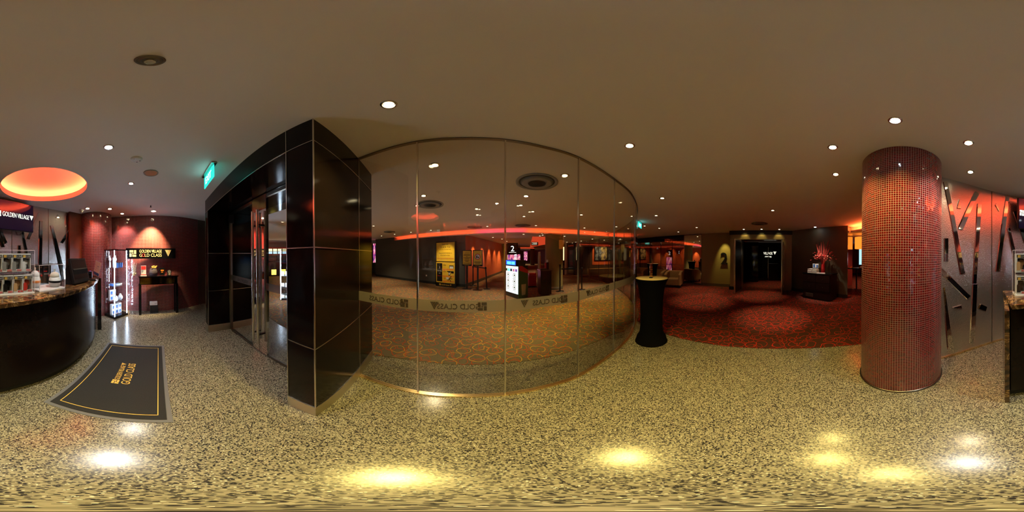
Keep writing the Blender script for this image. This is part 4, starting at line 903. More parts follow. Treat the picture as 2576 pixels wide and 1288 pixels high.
for k in range(3): 
    for j in range(2):
        o = tag(MB().b2(-.05, .05, 0, .1, 0, .14).build('toy_carton', 'white', None, loc=(-5.25+cos(t.rotation_euler.z)*(-.07+.14*j)-sin(t.rotation_euler.z)*.1, .95+sin(t.rotation_euler.z)*(-.07+.14*j)+cos(t.rotation_euler.z)*.1, (.061, .427, .827)[k]), rz=t.rotation_euler.z), 'small white carton inside the bright cabinet beyond the entrance doors', 'toy box', 'white cartons in the lobby cabinet')

# ------------------------------------------------------------------ yellow notice board
b0, b1 = F(1088, 722), F(1145, 725); b0 = Vector((-3.50, 6.95, 0)); b1 = Vector((-2.47, 6.80, 0)); bc = (b0+b1)/2; bw = 1.04
yb = thing('notice_board', 'tall black stand with two bright yellow ticket notices before the charcoal wall', 'notice board', (bc.x, bc.y, 0), atan2((b1-b0).y, (b1-b0).x))
MB().b2(-bw/2, bw/2, 0, .12, 0, 2.12).build('board_frame', 'black', yb)
MB().b2(-bw/2+.03, bw/2-.03, -.006, -.0005, 1.20, 2.07).b2(-bw/2+.02, bw/2-.02, -.006, -.0005, .2, 1.16).build('yellow_panel', 'yellow', yb)
Y = lambda z: (0, -.009, z)
for s, z, h, w, m in (('Patrons with', 1.95, .07, .34, 'black'), ('QUICK TIX', 1.81, .10, .56, 'black'), ('QR code in confirmation email.', 1.73, .05, .62, 'black'), ('Please proceed directly to', 1.56, .065, .68, 'black'), ('cinema hall for entry.', 1.46, .065, .52, 'black'), ('TICKET COLLECTION NOT REQUIRED', 1.31, .055, .90, 'redprint')):
    text('lettering', s, m, yb, Y(z), UX, UZ, height=h, width=w)
MB().b2(-.46, -.16, -.009, -.006, .25, 1.11).build('dark_column', 'black', yb)
for s, z, h, w, m in (('3', .86, .1, .05, 'white'), ('Easy Steps', .73, .06, .23, 'white'), ('with', .62, .045, .09, 'white'), ('QUICK TIX', .49, .05, .24, 'redprint')): text('lettering', s, m, yb, (-.31, -.0095, z), UX, UZ, height=h, width=w)
mb = MB()
for z in (.80, .49, .25): mb.b2(-.14, .47, -.008, -.006, z, z+.06).add([(-.12, -.0085, z), (.02, -.0085, z), (-.05, -.0085, z-.07), (-.12, -.006, z), (.02, -.006, z), (-.05, -.006, z-.07)], [(0, 2, 1), (3, 4, 5), (0, 3, 5, 2), (2, 5, 4, 1)])
mb.build('orange_band', 'orangeP', yb)
for s, z in (('OPEN', 1.0), ('SCAN', .70), ('GO', .38)): text('lettering', s, 'black', yb, (-.03, -.0095, z), UX, UZ, height=.045)
MB().b2(.22, .44, -.009, -.0065, .88, 1.02).b2(.10, .44, -.009, -.0065, .72, .76).b2(.30, .45, -.009, -.0065, .66, .75).b2(.17, .27, -.009, -.0065, .56, .72).build('device_icon', 'black', yb)
MB().b2(.24, .42, -.010, -.009, .88, .98).b2(.185, .255, -.010, -.009, .59, .69).b2(.06, .2, -.010, -.009, .38, .47).build('screen_icon', 'white', yb)
mb = MB(); mb.ball((.30, -.008, .50), .028, 12); 
for pts in ([(.27, -.008, .46), (.23, -.008, .38)], [(.23, -.008, .38), (.28, -.008, .33), (.30, -.008, .27)], [(.23, -.008, .38), (.17, -.008, .34), (.12, -.008, .34)], [(.27, -.008, .45), (.33, -.008, .41), (.38, -.008, .42)], [(.26, -.008, .45), (.2, -.008, .43), (.18, -.008, .38)]): mb.tube(pts, .014, 6)
mb.build('running_figure_icon', 'black', yb)
text('lettering', 'GOLDEN VILLAGE', 'gold', yb, (0, -.004, .07), UX, UZ, height=.06, width=.45); mb = MB(); gv_square(mb, basis((-.33, -.003, .065), UX, UZ), .08); gv_tri(mb, basis((.25, -.003, .065), UX, UZ), .08); mb.build('logo_mark', 'gold', yb)
tag(MB().b2(-.04, .04, -.012, 0, -.04, .04).build('wall_socket', 'white', None, loc=(-4.25, 7.335, .42), rz=radians(-6)), 'white wall socket on the charcoal wall beside the yellow notice board', 'socket')

spot((-2.7, 5.7), WRM, 110, 50, .8, tgt=(-2.95, 6.85, 1.2))  # added spot that brightens the yellow notice board
# stands with notices
def sign_stand(px, label, kind, yfeet):
    p = F(px, yfeet); rz = facing((p.x, p.y), -.25)
    t = thing('notice_stand', label, 'notice stand', (p.x, p.y, 0), rz)
    w = .36; z0, z1 = 1.02, 1.60
    MB().b2(-.035, .035, -.02, .02, .03, z0+.02).build('stand_pole', 'black', t)
    MB().prism([(-.20, 0), (.20, 0), (.17, .03), (-.17, .03)], -.12, .12, Matrix(((1, 0, 0, 0), (0, 0, 1, 0), (0, 1, 0, 0), (0, 0, 0, 1)))).build('stand_foot', 'black', t)
    MB().b2(-w/2-.03, w/2+.03, -.03, .01, z0-.0, z1+.1).build('sign_frame', 'black', t)
    MB().b2(-w/2+.0, w/2-.0, -.034, -.031, z0+.07, z1+.07).build('yellow_panel', 'yellow', t)
    text('lettering', 'GOLDEN VILLAGE', 'gold', t, (0, -.032, z0+.022), UX, UZ, height=.03, width=.2)
    if kind == 'notice':
        text('lettering', 'NOTICE', 'black', t, (0, -.036, 1.57), UX, UZ, height=.03)
        mb = MB()
        for z, ww in ((1.51, .14), (1.46, .15), (1.41, .03), (1.36, .15), (1.31, .1), (1.25, .11), (1.21, .07), (1.13, .16)): mb.b2(-ww, ww, -.036, -.034, z, z+.018)
        mb.build('text_lines', 'black', t)
    else:
        R = Matrix.Translation((0, -.034, 1.42)) @ Matrix.Rotation(pi/2, 4, 'X')
        MB().lathe([(.125, 0), (.125, .003)], (0, 0, 0), 32, R).build('red_circle', 'redprint', t); MB().lathe([(.095, .003), (.095, .005)], (0, 0, 0), 32, R).build('white_disc', 'white', t)
        MB().b2(-.055, -.01, -.042, -.039, 1.36, 1.47).b2(.01, .055, -.042, -.039, 1.36, 1.42).build('snack_icon', 'black', t)
        MB().b2(-.14, .14, -.036, -.034, 1.20, 1.215).b2(-.15, .15, -.036, -.034, 1.17, 1.185).b2(-.1, .1, -.036, -.034, 1.14, 1.155).build('text_lines', 'black', t)
    return t
sign_stand(1175, 'yellow notice on a black stand with lines of text, the one beside the charcoal corner', 'notice', 727)
sign_stand(1202, 'yellow notice on a black stand with a red no food circle', 'food', 730)
def stanchion(p, label, h=.98, lean=0):
    t = thing('queue_post', label, 'queue post', (p[0], p[1], 0))
    MB().lathe([(.17, 0), (.17, .012), (.05, .035), (.03, .04)], (0, 0, 0), 32).build('post_foot', 'black', t)
    MB().tube([(0, 0, .03), (lean, 0, h-.05)], .028, 14).build('post_tube', 'black', t); MB().lathe([(.042, h-.10), (.042, h-.02), (.03, h)], (lean, 0, 0), 20).build('belt_head', 'black', t)
    return t
def belt(a, b, label, z=.90): tag(MB().ribbon([(a[0], a[1]), ((a[0]+b[0])/2, (a[1]+b[1])/2+.01), (b[0], b[1])], z, z+.05, .004, 1).build('queue_belt', 'black'), label, 'belt', None)
s1, s2 = F(1190, 719), F(1225, 727); stanchion(s1, 'black queue post behind the yellow notice stands'); stanchion(s2, 'leaning black queue post before the orange wall', lean=-.06); belt((s1.x+.05, s1.y), (s2.x-.11, s2.y), 'black belt between the two posts at the orange wall')
s3, s4 = F(1409, 733), F(1464, 729); stanchion(s3, 'black queue post before the olive round column', 1.12); stanchion(s4, 'black queue post behind the glass joint, farther from the podium'); belt((s3.x+.05, s3.y), (s4.x-.05, s4.y), 'black belt stretched from podium side to the far queue post')

# ------------------------------------------------------------------ kiosk
k0 = Vector((.21, 5.35)); kd = Vector((-.6, .8)); kr = atan2(-kd.y, -kd.x)   # local +x toward the near corner
kk = thing('ticket_kiosk', 'white lit ticket kiosk with green side panel and blue topped screen behind the glass', 'kiosk', (k0.x, k0.y, 0), atan2(.8, -.6)+pi)
# local: x from -0.76 (far) to 0 (near corner), y 0 front, +y back
MB().b2(-.76, 0, 0, .42, 0, 1.13).build('kiosk_body', 'mblack', kk)
MB().b2(-.74, -.01, -.01, -.0005, .17, 1.11).build('lit_panel', 'e_disp', kk)
MB().prism([(0, 0), (.001, 0), (.001, .001)], 0, .001)
side = [(.0, .0), (.42, .02), (.42, .98), (.16, 1.13), (.0, 1.13)]
MB().prism(side, 0, .01, Matrix(((0, 0, 1, .0), (1, 0, 0, 0), (0, 1, 0, 0), (0, 0, 0, 1)))).build('green_side_panel', 'greenP', kk)
MB().prism([(.02, .98), (.42, .86), (.42, .975), (.16, 1.125), (.02, 1.125)], .0105, .013, Matrix(((0, 0, 1, 0), (1, 0, 0, 0), (0, 1, 0, 0), (0, 0, 0, 1)))).build('red_corner_print', 'redprint', kk)
MB().prism([(.14, .12), (.30, .12), (.33, .50), (.12, .50)], .0105, .012, Matrix(((0, 0, 1, 0), (1, 0, 0, 0), (0, 1, 0, 0), (0, 0, 0, 1)))).build('cream_print', 'cream', kk)
MB().prism([(-.76, 1.135), (.0, 1.135), (.04, 1.32), (-.80, 1.32)], -.02, .3, Matrix(((1, 0, 0, 0), (0, 0, 1, 0), (0, 1, 0, 0), (0, 0, 0, 1)))).build('head_housing', 'black', kk)
MB().b2(-.66, -.12, -.032, -.021, 1.15, 1.31).build('blue_header', 'e_blue', kk); MB().b2(-.60, -.36, -.036, -.033, 1.17, 1.27).b2(-.33, -.15, -.036, -.033, 1.17, 1.27).build('cyan_block', 'e_cyan', kk)
for k, m in enumerate(('greenP', 'e_cyan', 'blueP', 'e_pink', 'e_purple')): MB().b2(-.72+.14*k, -.61+.14*k, -.012, -.0102, .93, 1.02).build('coloured_icon', m, kk)
text('lettering', 'QUICK TIX', 'redprint', kk, (-.3, -.012, 1.04), UX, UZ, height=.04, width=.34)
for r in range(3):
    for c in range(2):
        cx_, cz_ = -.56+.36*c, .80-.21*r; Rm = Matrix.Translation((cx_, -.0102, cz_)) @ Matrix.Rotation(pi/2, 4, 'X')
        mb = MB(); n = 24; ring = [(.085*cos(2*pi*k/n), .085*sin(2*pi*k/n), .002) for k in range(n)]+[(.070*cos(2*pi*k/n), .070*sin(2*pi*k/n), .002) for k in range(n)]
        mb.add(ring, [(k, (k+1) % n, n+(k+1) % n, n+k) for k in range(n)], Rm); mb.build('prohibition_ring', 'redprint', kk); MB().b2(cx_-.03, cx_+.03, -.0125, -.0105, cz_-.03, cz_+.035).build('icon_mark', 'grey', kk)
        MB().b2(cx_-.1, cx_+.1, -.0125, -.0105, cz_-.115, cz_-.105).build('caption_line', 'grey', kk)

# baskets on trolley
p = F(1340, 722); t = thing('basket_stack', 'stack of red booster baskets on a black trolley beside the kiosk', 'basket stack', (p.x-.03, p.y, 0), facing((p.x, p.y), .2))
for k in range(9):
    z = .08+.055*k; b = MB(); b.b2(-.17, .17, -.14, .14, z, z+.03).b2(-.19, .19, -.16, .16, z+.032, z+.048); b.build('red_basket', 'red', t)
MB().b2(-.16, .16, -.13, .13, .575, .66).build('red_basket', 'red', t)
MB().b2(-.2, .2, -.17, .17, .045, .07).tube([(.22, .15, .06), (.24, .16, .98), (.24, -.1, .98), (.22, -.12, .06)], .012).build('trolley_frame', 'black', t)
for x in (-.17, .2):
    for y in (-.14, .14): MB().lathe([(.022, -.012), (.022, .012)], (0, 0, 0), 14, Matrix.Translation((x, y, .0225)) @ Matrix.Rotation(pi/2, 4, 'X')).build('caster', 'black', t)
# podium
p = F(1374, 745); t = thing('usher_podium', 'black wheeled podium before the olive round column', 'podium', (p.x, p.y, 0), facing((p.x, p.y), .28))
MB().b2(-.20, .20, 0, .45, .06, .93).build('podium_cabinet', 'black', t); MB().b2(-.22, .24, -.02, .47, .93, .965).build('podium_top', 'dsteel', t)
for x in (-.16, .16):
    for y in (.06, .4): MB().cyl((x, y), .03, 0, .06, 12).build('caster', 'steel', t)
rzp = t.rotation_euler.z; PB = p
def ploc(x, y, z): return (PB.x+x*cos(rzp)-y*sin(rzp), PB.y+x*sin(rzp)+y*cos(rzp), z)
t = thing('ticket_scanner', 'black boxy scanner standing at the back of the podium', 'scanner', ploc(.14, .30, .966), rzp); MB().b2(-.04, .04, -.04, .04, 0, .26).build('scanner_body', 'black', t); MB().b2(-.10, -.045, -.03, .03, 0, .24).build('red_sleeve', 'redprint', t); MB().cyl((-.01, 0), .035, .26, .35, 14).build('paper_roll', 'white', t)
t = thing('leaflet_heap', 'low dark heap of leaflets lying on the podium', 'leaflets', ploc(-.09, .12, .966), rzp); MB().prism([(-.1, -.08), (.12, -.07), (.11, .09), (-.09, .1)], 0, .05).build('paper_stack', 'dolive', t); MB().box(-.06, -.02, .056, .05, .04, .012).build('red_slip', 'redprint', t)
round_column('lobby_column', 'olive round column with a bronze base behind the black podium', (1.84, 6.98), .39, 2.42, 'olive', 64, base=(.13, 'dolive'))
round_column('lobby_column', 'slim grey column far down the lobby before the red wall', (3.0, 23.8), .32, 2.42, 'greywall', 40)
p = F(1357, 713); t = thing('cream_standee', 'tall cream curved advertising standee seen edge on behind the baskets', 'standee', (p.x, p.y, 0), facing((p.x, p.y), radians(84)))
MB().prism([(-.3, 0), (.3, 0), (.34, .8), (.28, 1.5), (.1, 1.66), (-.2, 1.64), (-.34, 1.3), (-.34, .6)], -.04, .04, Matrix(((1, 0, 0, 0), (0, 0, 1, 0), (0, 1, 0, 0), (0, 0, 0, 1)))).build('standee_board', 'cream', t); MB().b2(-.22, .22, -.046, -.041, .55, 1.45).build('orange_panel', 'orangeP', t); MB().b2(-.3, .3, -.15, .15, 0, .02).build('standee_foot', 'black', t)
p = D(1345, 618, 11); t = thing('hanging_sign', 'black hanging direction sign with white lines under the coral ceiling panel', 'sign', (p.x, p.y, 2.42), facing((p.x, p.y)))
MB().b2(-.24, .24, -.03, .03, -.28, -.06).build('sign_panel', 'black', t); MB().b2(-.15, -.14, -.01, .01, -.06, -.001).b2(.14, .15, -.01, .01, -.06, -.001).build('hanger', 'dsteel', t); MB().b2(-.2, .16, -.033, -.031, -.12, -.10).b2(-.1, .16, -.033, -.031, -.16, -.145).b2(-.2, .16, -.033, -.031, -.22, -.2).build('text_lines', 'e_signw', t)
pl = [(1.02, 8.1), (2.0, 8.1), (3.0, 12.5), (2.1, 18.9)]
t = tag(MB().prism(pl, 2.395, 2.415).build('coral_ceiling_panel', 'e_panel'), 'coral red glowing ceiling panel above the podium and hanging sign', 'ceiling panel')
tag(MB().prism([(1.0, 19.8), (2.6, 19.8), (3.2, 23), (1.2, 23)], 2.395, 2.415).build('coral_ceiling_panel', 'e_panel'), 'coral red glowing ceiling panel farther down the lobby beyond the hanging sign', 'ceiling panel')
t = thing('cream_door_frame', 'cream upright frame with a lit edge beside the olive column', 'frame', (3.85, 11.55, 0), facing((3.85, 11.55))); MB().b2(-.12, .0, 0, .1, 0, 2.3).build('frame_post', 'gblack', t); MB().b2(.02, .16, 0, .1, 0, 2.4).build('frame_post', 'cream', t); MB().b2(-.10, -.02, -.006, -.001, 1.1, 2.1).build('lit_strip', 'e_menu', t)
for k in range(5):
    spot((-1.55+.27*k, 7.9+1.2*k), (1, .62, .3), 90, 50, .8, z=2.38, tgt=(-1.93+.235*k, 7.95+1.2*k, 1.1))

# ------------------------------------------------------------------ lounge
WX = 7.5
wall('wall_olive', [(WX, 1.6), (WX, 3.24)], 0, CEIL, .1, -1, 'olive'); baseb([(WX, 1.6), (WX, 3.24)], 1, .15, 'dolive', 'baseboard_olive')
t = thing('wall_number', 'large black number two standing off the olive wall by the cinema door', 'number sign', (WX-.03, 2.06, 1.10), 0)
text('lettering', '2', 'black', t, (-.01, 0, 0), (0, -1, 0), UZ, height=.56, width=.33, ext=.02)
spot((7.05, 2.02), YEL, 60, 46, .7, tgt=(7.5, 2.02, 1.3))
mr = thing('wall_mirror', 'tall clear mirror panel between olive wall and smoked glass', 'mirror', (WX-.01, 3.74, 0)); MB().b2(-.01, .01, -.49, .49, .1, 2.56).build('mirror_glass', 'mirrorglass', mr); MB().b2(-.015, .02, -.50, -.49, .08, 2.58).b2(-.015, .02, .49, .5, .08, 2.58).build('mirror_edge', 'dsteel', mr)
wall('wall_mirror_backing', [(WX+.02, 3.24), (WX+.02, 4.25)], 0, CEIL, .08, -1, 'brownwall')
w2_ = struct('window_2')
ys = [4.25, 5.0, 5.8, 6.6, 7.5, 8.5, 9.6, 10.9]
for a, b in zip(ys, ys[1:]): MB().b2(WX-.006, WX+.006, a+.01, b-.01, .1, 2.3).build('glass_pane', 'darkglass', w2_); MB().b2(WX-.01, WX+.03, b-.012, b+.012, 0, CEIL-.002).build('mullion', 'gblack', w2_)
MB().b2(WX-.012, WX+.04, 4.24, 10.9, 2.3, CEIL-.002).b2(WX-.012, WX+.04, 4.24, 10.9, 0, .1).build('window_rail', 'gblack', w2_)
MB().b2(WX-.03, WX-.006, 4.26, 6.6, .98, 1.0).build('hand_rail', 'dsteel', w2_)
wall('wall_lounge_north', [(4.5, 11.0), (12.7, 11.0)], 0, CEIL, .1, 1, 'brownwall')
for k, (x0, x1) in enumerate(((5.9, 8.2), (10.6, 12.3))): MB().b2(x0, x1, 10.975, 10.998, .75, 2.25).build('trim_%d' % (5+k), 'orange')['kind'] = 'structure'
wall('wall_lounge_east', [(12.7, 1.7), (12.7, 11.1)], 0, CEIL, .1, -1, 'orange')  # orange room behind the dark glass, built solid instead of its reflections
MB().b2(4.6, 12.6, 10.93, 10.97, 2.28, 2.31).build('led_line', 'e_panel')['kind'] = 'structure'
MB().b2(12.62, 12.66, 4, 10.9, 2.28, 2.31).build('led_line', 'e_panel')['kind'] = 'structure'
def picture(c, rz, w, h, mat, label):
    t = thing('framed_picture', label, 'picture', c, rz); MB().b2(-w/2, w/2, -.03, 0, -h/2, h/2).build('picture_frame', 'black', t); MB().b2(-w/2+.04, w/2-.04, -.033, -.0305, -h/2+.04, h/2-.04).build('picture_print', mat, t)
for az, mt_, lb in ((30.2, ART2, 'dark blue framed picture on the orange lounge wall, first beside the door posts'), (32.3, ART, 'pale yellow framed picture between two dark ones on the orange lounge wall'), (34.6, ART2, 'dark framed picture on the orange wall close to the glass joint'), (45.9, ART, 'yellow toned framed picture built in place of a reflection, on the orange wall behind the bar table')):  # the last picture stands in for a poster mirrored in the dark wall
    picture((10.96*tan(radians(az)), 10.96, 1.62), 0, .62 if az < 40 else .9, 1.1 if az < 40 else 1.05, mt_, lb)
    spot((10.96*tan(radians(az)), 10.2), (1, .6, .28), 75, 80, .8, tgt=(10.96*tan(radians(az)), 11, 1.2))
for y in (7.0, 8.6, 5.2): spot((12.0, y), (1, .55, .25), 80, 75, .8, tgt=(12.7, y, 1.1))
tag(MB().b2(-1.6, 1.6, 0, .5, 0, .48).build('lounge_bench', 'tan', None, loc=(7.0, 10.35, .0)), 'long dark bench against the orange lounge wall', 'bench')
t = lightbox('poster_lightbox_sign', 'lit upright sign built in place of a reflection, behind the smoked glass above the armchairs', (10.2, 7.05), .5, 1.7, .25, facing((10.2, 7.05)), .1, title=1)  # stands in for the mirrored cinema sign in the dark glass
text('lettering', '2', 'e_sign', t, (0, -.008, 1.3), UX, UZ, height=.25)
for k, (px, lb) in enumerate(((1655, 'dark post between the smoked glass panels by the armchairs'),)): pass

# bar tables
def bar_table(c, label):
    t = thing('bar_table', label, 'bar table', (c[0], c[1], 0), 0, 'draped bar tables')
    MB().lathe([(.262, 0), (.25, .03), (.235, .10), (.195, .17), (.18, .30), (.178, .5), (.185, .75), (.205, .95), (.235, 1.06), (.262, 1.115), (.266, 1.128), (.262, 1.133)], (0, 0, 0), 56).build('stretch_cover', 'cloth', t)
    MB().lathe([(.258, 1.1335), (.255, 1.138), (.02, 1.139)], (0, 0, 0), 56).build('table_top', 'tablecl', t); return t
BT = (1.985, 1.715)
bar_table(BT, 'bar table in tight black cloth with tan top at the end of the curved glass')
bar_table((5.55, 4.75), 'second bar table in black cloth deeper in the lounge, seen in the mirror')
def tower(c, label):
    t = thing('table_ornament', label, 'table ornament', (c[0], c[1], 1.1395), facing(c, .5), 'upright brass ornaments on the bar tables')
    MB().lathe([(.033, 0), (.033, .008), (.02, .012)], (0, 0, 0), 24).build('ornament_base', 'gblack', t); mb = MB()
    for k in range(5): mb.box(0, 0, .03+.035*k, .045, .022, .028, .12*(-1)**k)
    mb.build('brass_block', 'goldmetal', t); MB().box(0, 0, .205, .04, .012, .04).build('top_plate', 'steel', t)
tower((BT[0]-.02, BT[1]+.0), 'small brass block tower standing on the bar table by the glass'); tower((5.55, 4.75), 'brass ornament on the bar table deep in the lounge')
def armchair(c, rz, label):
    t = thing('armchair', label, 'armchair', (c[0], c[1], 0), rz, 'tan tub armchairs')
    MB().b2(-.27, .27, -.36, .22, .12, .42).build('seat', 'tan', t, bevel=.03); MB().b2(-.40, .40, .22, .38, .12, .76).build('backrest', 'tan', t, bevel=.04)
    for s in (-1, 1): MB().prism([(-.38, .12), (.22, .12), (.22, .75), (-.1, .72), (-.36, .62)], min(s*.27, s*.40), max(s*.27, s*.40), Matrix(((0, 0, 1, 0), (1, 0, 0, 0), (0, 1, 0, 0), (0, 0, 0, 1)))).build('armrest', 'tan', t, bevel=.03)
    for x in (-.33, .33):
        for y in (-.3, .32): MB().b2(x-.02, x+.02, y-.02, y+.02, 0, .12).build('leg', 'black', t)
armchair((6.55, 4.25), radians(-70), 'tan tub armchair beside the mirror panel'); armchair((6.75, 5.35), radians(-80), 'tan tub armchair farther along the smoked glass'); armchair((6.8, 6.7), radians(-80), 'tan tub armchair hidden behind the bar table, deepest of the row')
# door 2
d2 = struct('wall_door_surround')
MB().b2(6.95, 7.6, 1.16, 1.64, 0, 2.22).b2(6.95, 7.6, -1.02, -.62, 0, 2.22).build('bronze_jamb', pbr('bronze_panel', (.28, .22, .13), .3, .6), d2)
MB().b2(6.95, 7.6, -1.02, 1.64, 2.222, 2.43).build('bronze_header', MATS['bronze_panel'], d2); MB().b2(6.93, 7.6, -1.06, 1.68, 2.432, CEIL-.002).build('dark_header', 'mblack', d2)
MB().b2(6.93, 6.95, 1.45, 1.68, 0, .16).build('plinth', 'black', d2); MB().b2(6.944, 6.95, -1.02, 1.64, 2.215, 2.225).b2(6.944, 6.95, 1.15, 1.165, .0, 2.22).b2(6.944, 6.95, -.625, -.61, 0, 2.22).build('metal_trim', 'steel', d2)
for y in (-.45, .27, 1.0): spot((6.70, y), YEL, 7, 70, .6, z=2.57, tgt=(6.95, y, 2.25)); downlight((6.62, y), 'small square spotlight in the ceiling before the cinema door header', .035, 'e_warm', group='spotlights over the cinema door')
d2b = struct('door_2')
for (hx, hy), (tx, ty) in (((7.0, 1.16), (6.05, 1.25)), ((7.0, -.62), (6.12, -.52))):
    a = atan2(ty-hy, tx-hx); Lw = math.dist((hx, hy), (tx, ty)); lf = bpy.data.objects.new('door_leaf', None); COL.objects.link(lf); lf.parent = d2b; lf.location = (hx, hy, 0); lf.rotation_euler.z = a
    MB().b2(.02, Lw-.04, -.012, .012, .06, 2.08).build('door_panel', 'wood', lf); MB().b2(0, .02, -.022, .022, .012, 2.16).b2(Lw-.04, Lw, -.022, .022, .012, 2.16).b2(.02, Lw-.04, -.022, .022, .012, .06).b2(.02, Lw-.04, -.022, .022, 2.08, 2.16).build('steel_frame', 'steel', lf)
    sg_ = 1 if hy > 0 else -1
    MB().tube([(Lw-.12, .07*sg_*-1, .3), (Lw-.12, .07*sg_*-1, 1.9)], .016, 10).build('door_handle', 'steel', lf)
wall('wall_auditorium_east', [(11.2, -1.6), (11.2, 1.7)], 0, 2.43, .1, -1, 'black'); wall('wall_auditorium_side', [(7.6, 1.64), (11.3, 1.64)], 0, 2.5, .06, 1, 'mblack'); wall('wall_auditorium_back', [(7.6, -1.3), (11.3, -1.6)], 0, 2.5, .06, -1, 'mblack')
MB().b2(9.3, 9.36, .55, 1.6, 0, 2.3).build('door_3', 'gblack')['kind'] = 'structure'
MB().b2(9.2, 9.26, -.02, .0, .2, 2.0).build('trim_3', 'steel')['kind'] = 'structure'
t = thing('wall_sign', 'small lit company sign on the black wall inside the cinema doorway', 'sign', (11.17, -.18, 1.6)); text('lettering', 'VILLAGE', 'e_signw', t, (0, .18, .02), (0, -1, 0), UZ, height=.17, width=.62); text('lettering', '.com.sg', 'e_signw', t, (0, .18, -.16), (0, -1, 0), UZ, height=.11, width=.46)
mb = MB(); gv_tri(mb, basis((0, -.18, .0), (0, -1, 0), UZ), .22, 6); mb.build('logo_mark', 'e_signw', t)
tag(MB().b2(-.3, .3, -.3, .3, 0, 1.05).build('dark_seat', 'wood', None, loc=(10.2, -.35, 0)), 'dark high backed seat inside the cinema doorway', 'seat')
spot((8.6, -.2), AMB, 45, 70, .8, z=2.4)
# cabinet wall
CWP = [(6.95, -1.02), (5.05, -2.68)]
wall('wall_cabinet_side', CWP, 0, CEIL, .08, 1, 'dolive'); baseb(CWP, 1, .14, 'mblack', 'baseboard_cabinet')
MB().ribbon([(5.045, -2.69), (5.40, -3.08)], 0, 2.56, .05, 1).build('trim_4', 'mirror')['kind'] = 'structure'
ca, cb_ = Vector((5.66, -1.25)), Vector((4.84, -1.95)); cdir = (cb_-ca).normalized(); cm = (ca+cb_)/2; cwid = (cb_-ca).length
cab = thing('side_cabinet', 'black side cabinet with drawers and a small vent below a tall flower vase', 'cabinet', (cm.x, cm.y, 0), atan2(cdir.y, cdir.x))
MB().b2(-cwid/2, cwid/2, 0, .5, .04, .90).build('cabinet_body', 'wood', cab); MB().b2(-cwid/2-.02, cwid/2+.02, -.02, .52, .9, .93).build('cabinet_top', 'gblack', cab); MB().b2(-cwid/2+.03, cwid/2-.03, .04, .46, 0, .04).build('cabinet_plinth', 'mblack', cab)
for x in (-.27, .27):
    for z0, z1 in ((.62, .88), (.34, .60)):
        d_ = MB().b2(x-.25, x+.25, -.014, -.001, z0, z1).build('drawer', 'wood', cab); MB().ball((x, -.025, (z0+z1)/2), .01, 10).build('knob', 'steel', d_)
MB().b2(-.42, -.12, -.012, -.001, .10, .22).build('vent_plate', 'brownwall', cab); mb = MB()
for k in range(8): mb.b2(-.405+.035*k, -.385+.035*k, -.014, -.0125, .115, .205)
mb.build('vent_slot', 'mblack', cab)
rzb = cab.rotation_euler.z
def kloc(x, y, z): return (cm.x+x*cos(rzb)-y*sin(rzb), cm.y+x*sin(rzb)+y*cos(rzb), z)
fv = thing('flower_vase', 'tall red vase of red blossoms and upright twigs on the black cabinet', 'flowers', kloc(.08, .32, .931), rzb)
MB().lathe([(.065, 0), (.075, .01), (.07, .28), (.075, .30)], (0, 0, 0), 28).build('red_vase', 'red', fv)
random.seed(3); mb = MB()
for k in range(26):
    a = random.uniform(0, 2*pi); s_ = random.uniform(.1, .3); mb.tube([(.02*cos(a), .02*sin(a), .25), (s_*.5*cos(a), s_*.3*sin(a), .55), (s_*cos(a), s_*.5*sin(a), random.uniform(.8, 1.12))], [.009, .008, .005], 5)
o = mb.build('twig_spray', 'twig', fv); o['kind'] = 'stuff'
mb = MB(); mb2 = MB(); mb3 = MB()
for k in range(150):
    a = random.uniform(0, 2*pi); el_ = random.uniform(-.4, 1.2); r = random.uniform(.08, .30); c = Vector((r*cos(a)*1.35, r*sin(a)*.7, .48+r*.8*sin(el_)+.05))
    if random.random() < .15: c.x += random.choice((-1, 1))*random.uniform(.1, .25); c.z = random.uniform(.42, .58)
    m_ = mb if random.random() < .6 else mb2
    for j in range(4):
        b = random.uniform(0, 2*pi); v1 = Vector((cos(b), sin(b), random.uniform(-.4, .8)))*.035; v2 = v1.cross(Vector((random.uniform(-1, 1), random.uniform(-1, 1), 1))).normalized()*.018
        m_.add([c, c+v1*.6+v2, c+v1, c+v1*.6-v2], [(0, 1, 2, 3)])
    if k % 4 == 0: v1 = Vector((cos(a)*.07, sin(a)*.05, random.uniform(-.02, .07))); v2 = Vector((-sin(a), cos(a), .2))*.012; mb3.add([c, c+v1*.5+v2, c+v1, c+v1*.5-v2], [(0, 1, 2, 3)])
for m_, nm, mat in ((mb, 'red_blossom', 'flower'), (mb2, 'pink_blossom', 'pinkfl'), (mb3, 'leaf_spray', 'leafm')): o = m_.build(nm, mat, fv); o['kind'] = 'stuff'
spot((5.05, -1.35), (1, .9, .75), 75, 48, .6, tgt=(5.35, -1.75, 1.1)); downlight((5.8, -1.72), 'bright downlight over the flower vase', .045, 'e_white')
for k, (x, lb) in enumerate(((-.30, 'pale stacked card box on the black cabinet, the outer one'), (-.10, 'pale stacked card box on the black cabinet close to the vase'))):
    t = thing('card_box', lb, 'box', kloc(x, .12, .931), rzb, 'pale boxes on the black cabinet'); MB().b2(-.09, .09, -.08, .1, 0, .07).b2(-.085, .085, -.075, .095, .072, .14).build('box_body', 'cream', t); MB().b2(-.09, .09, -.084, -.081, .055, .07).b2(-.085, .085, -.079, -.076, .125, .14).build('box_lip', 'white', t)
t = thing('white_tray', 'white tray under the pale boxes', 'tray', kloc(.14, .08, .931), rzb+.4); MB().b2(-.14, .14, -.05, .05, 0, .02).build('tray_body', 'white', t)
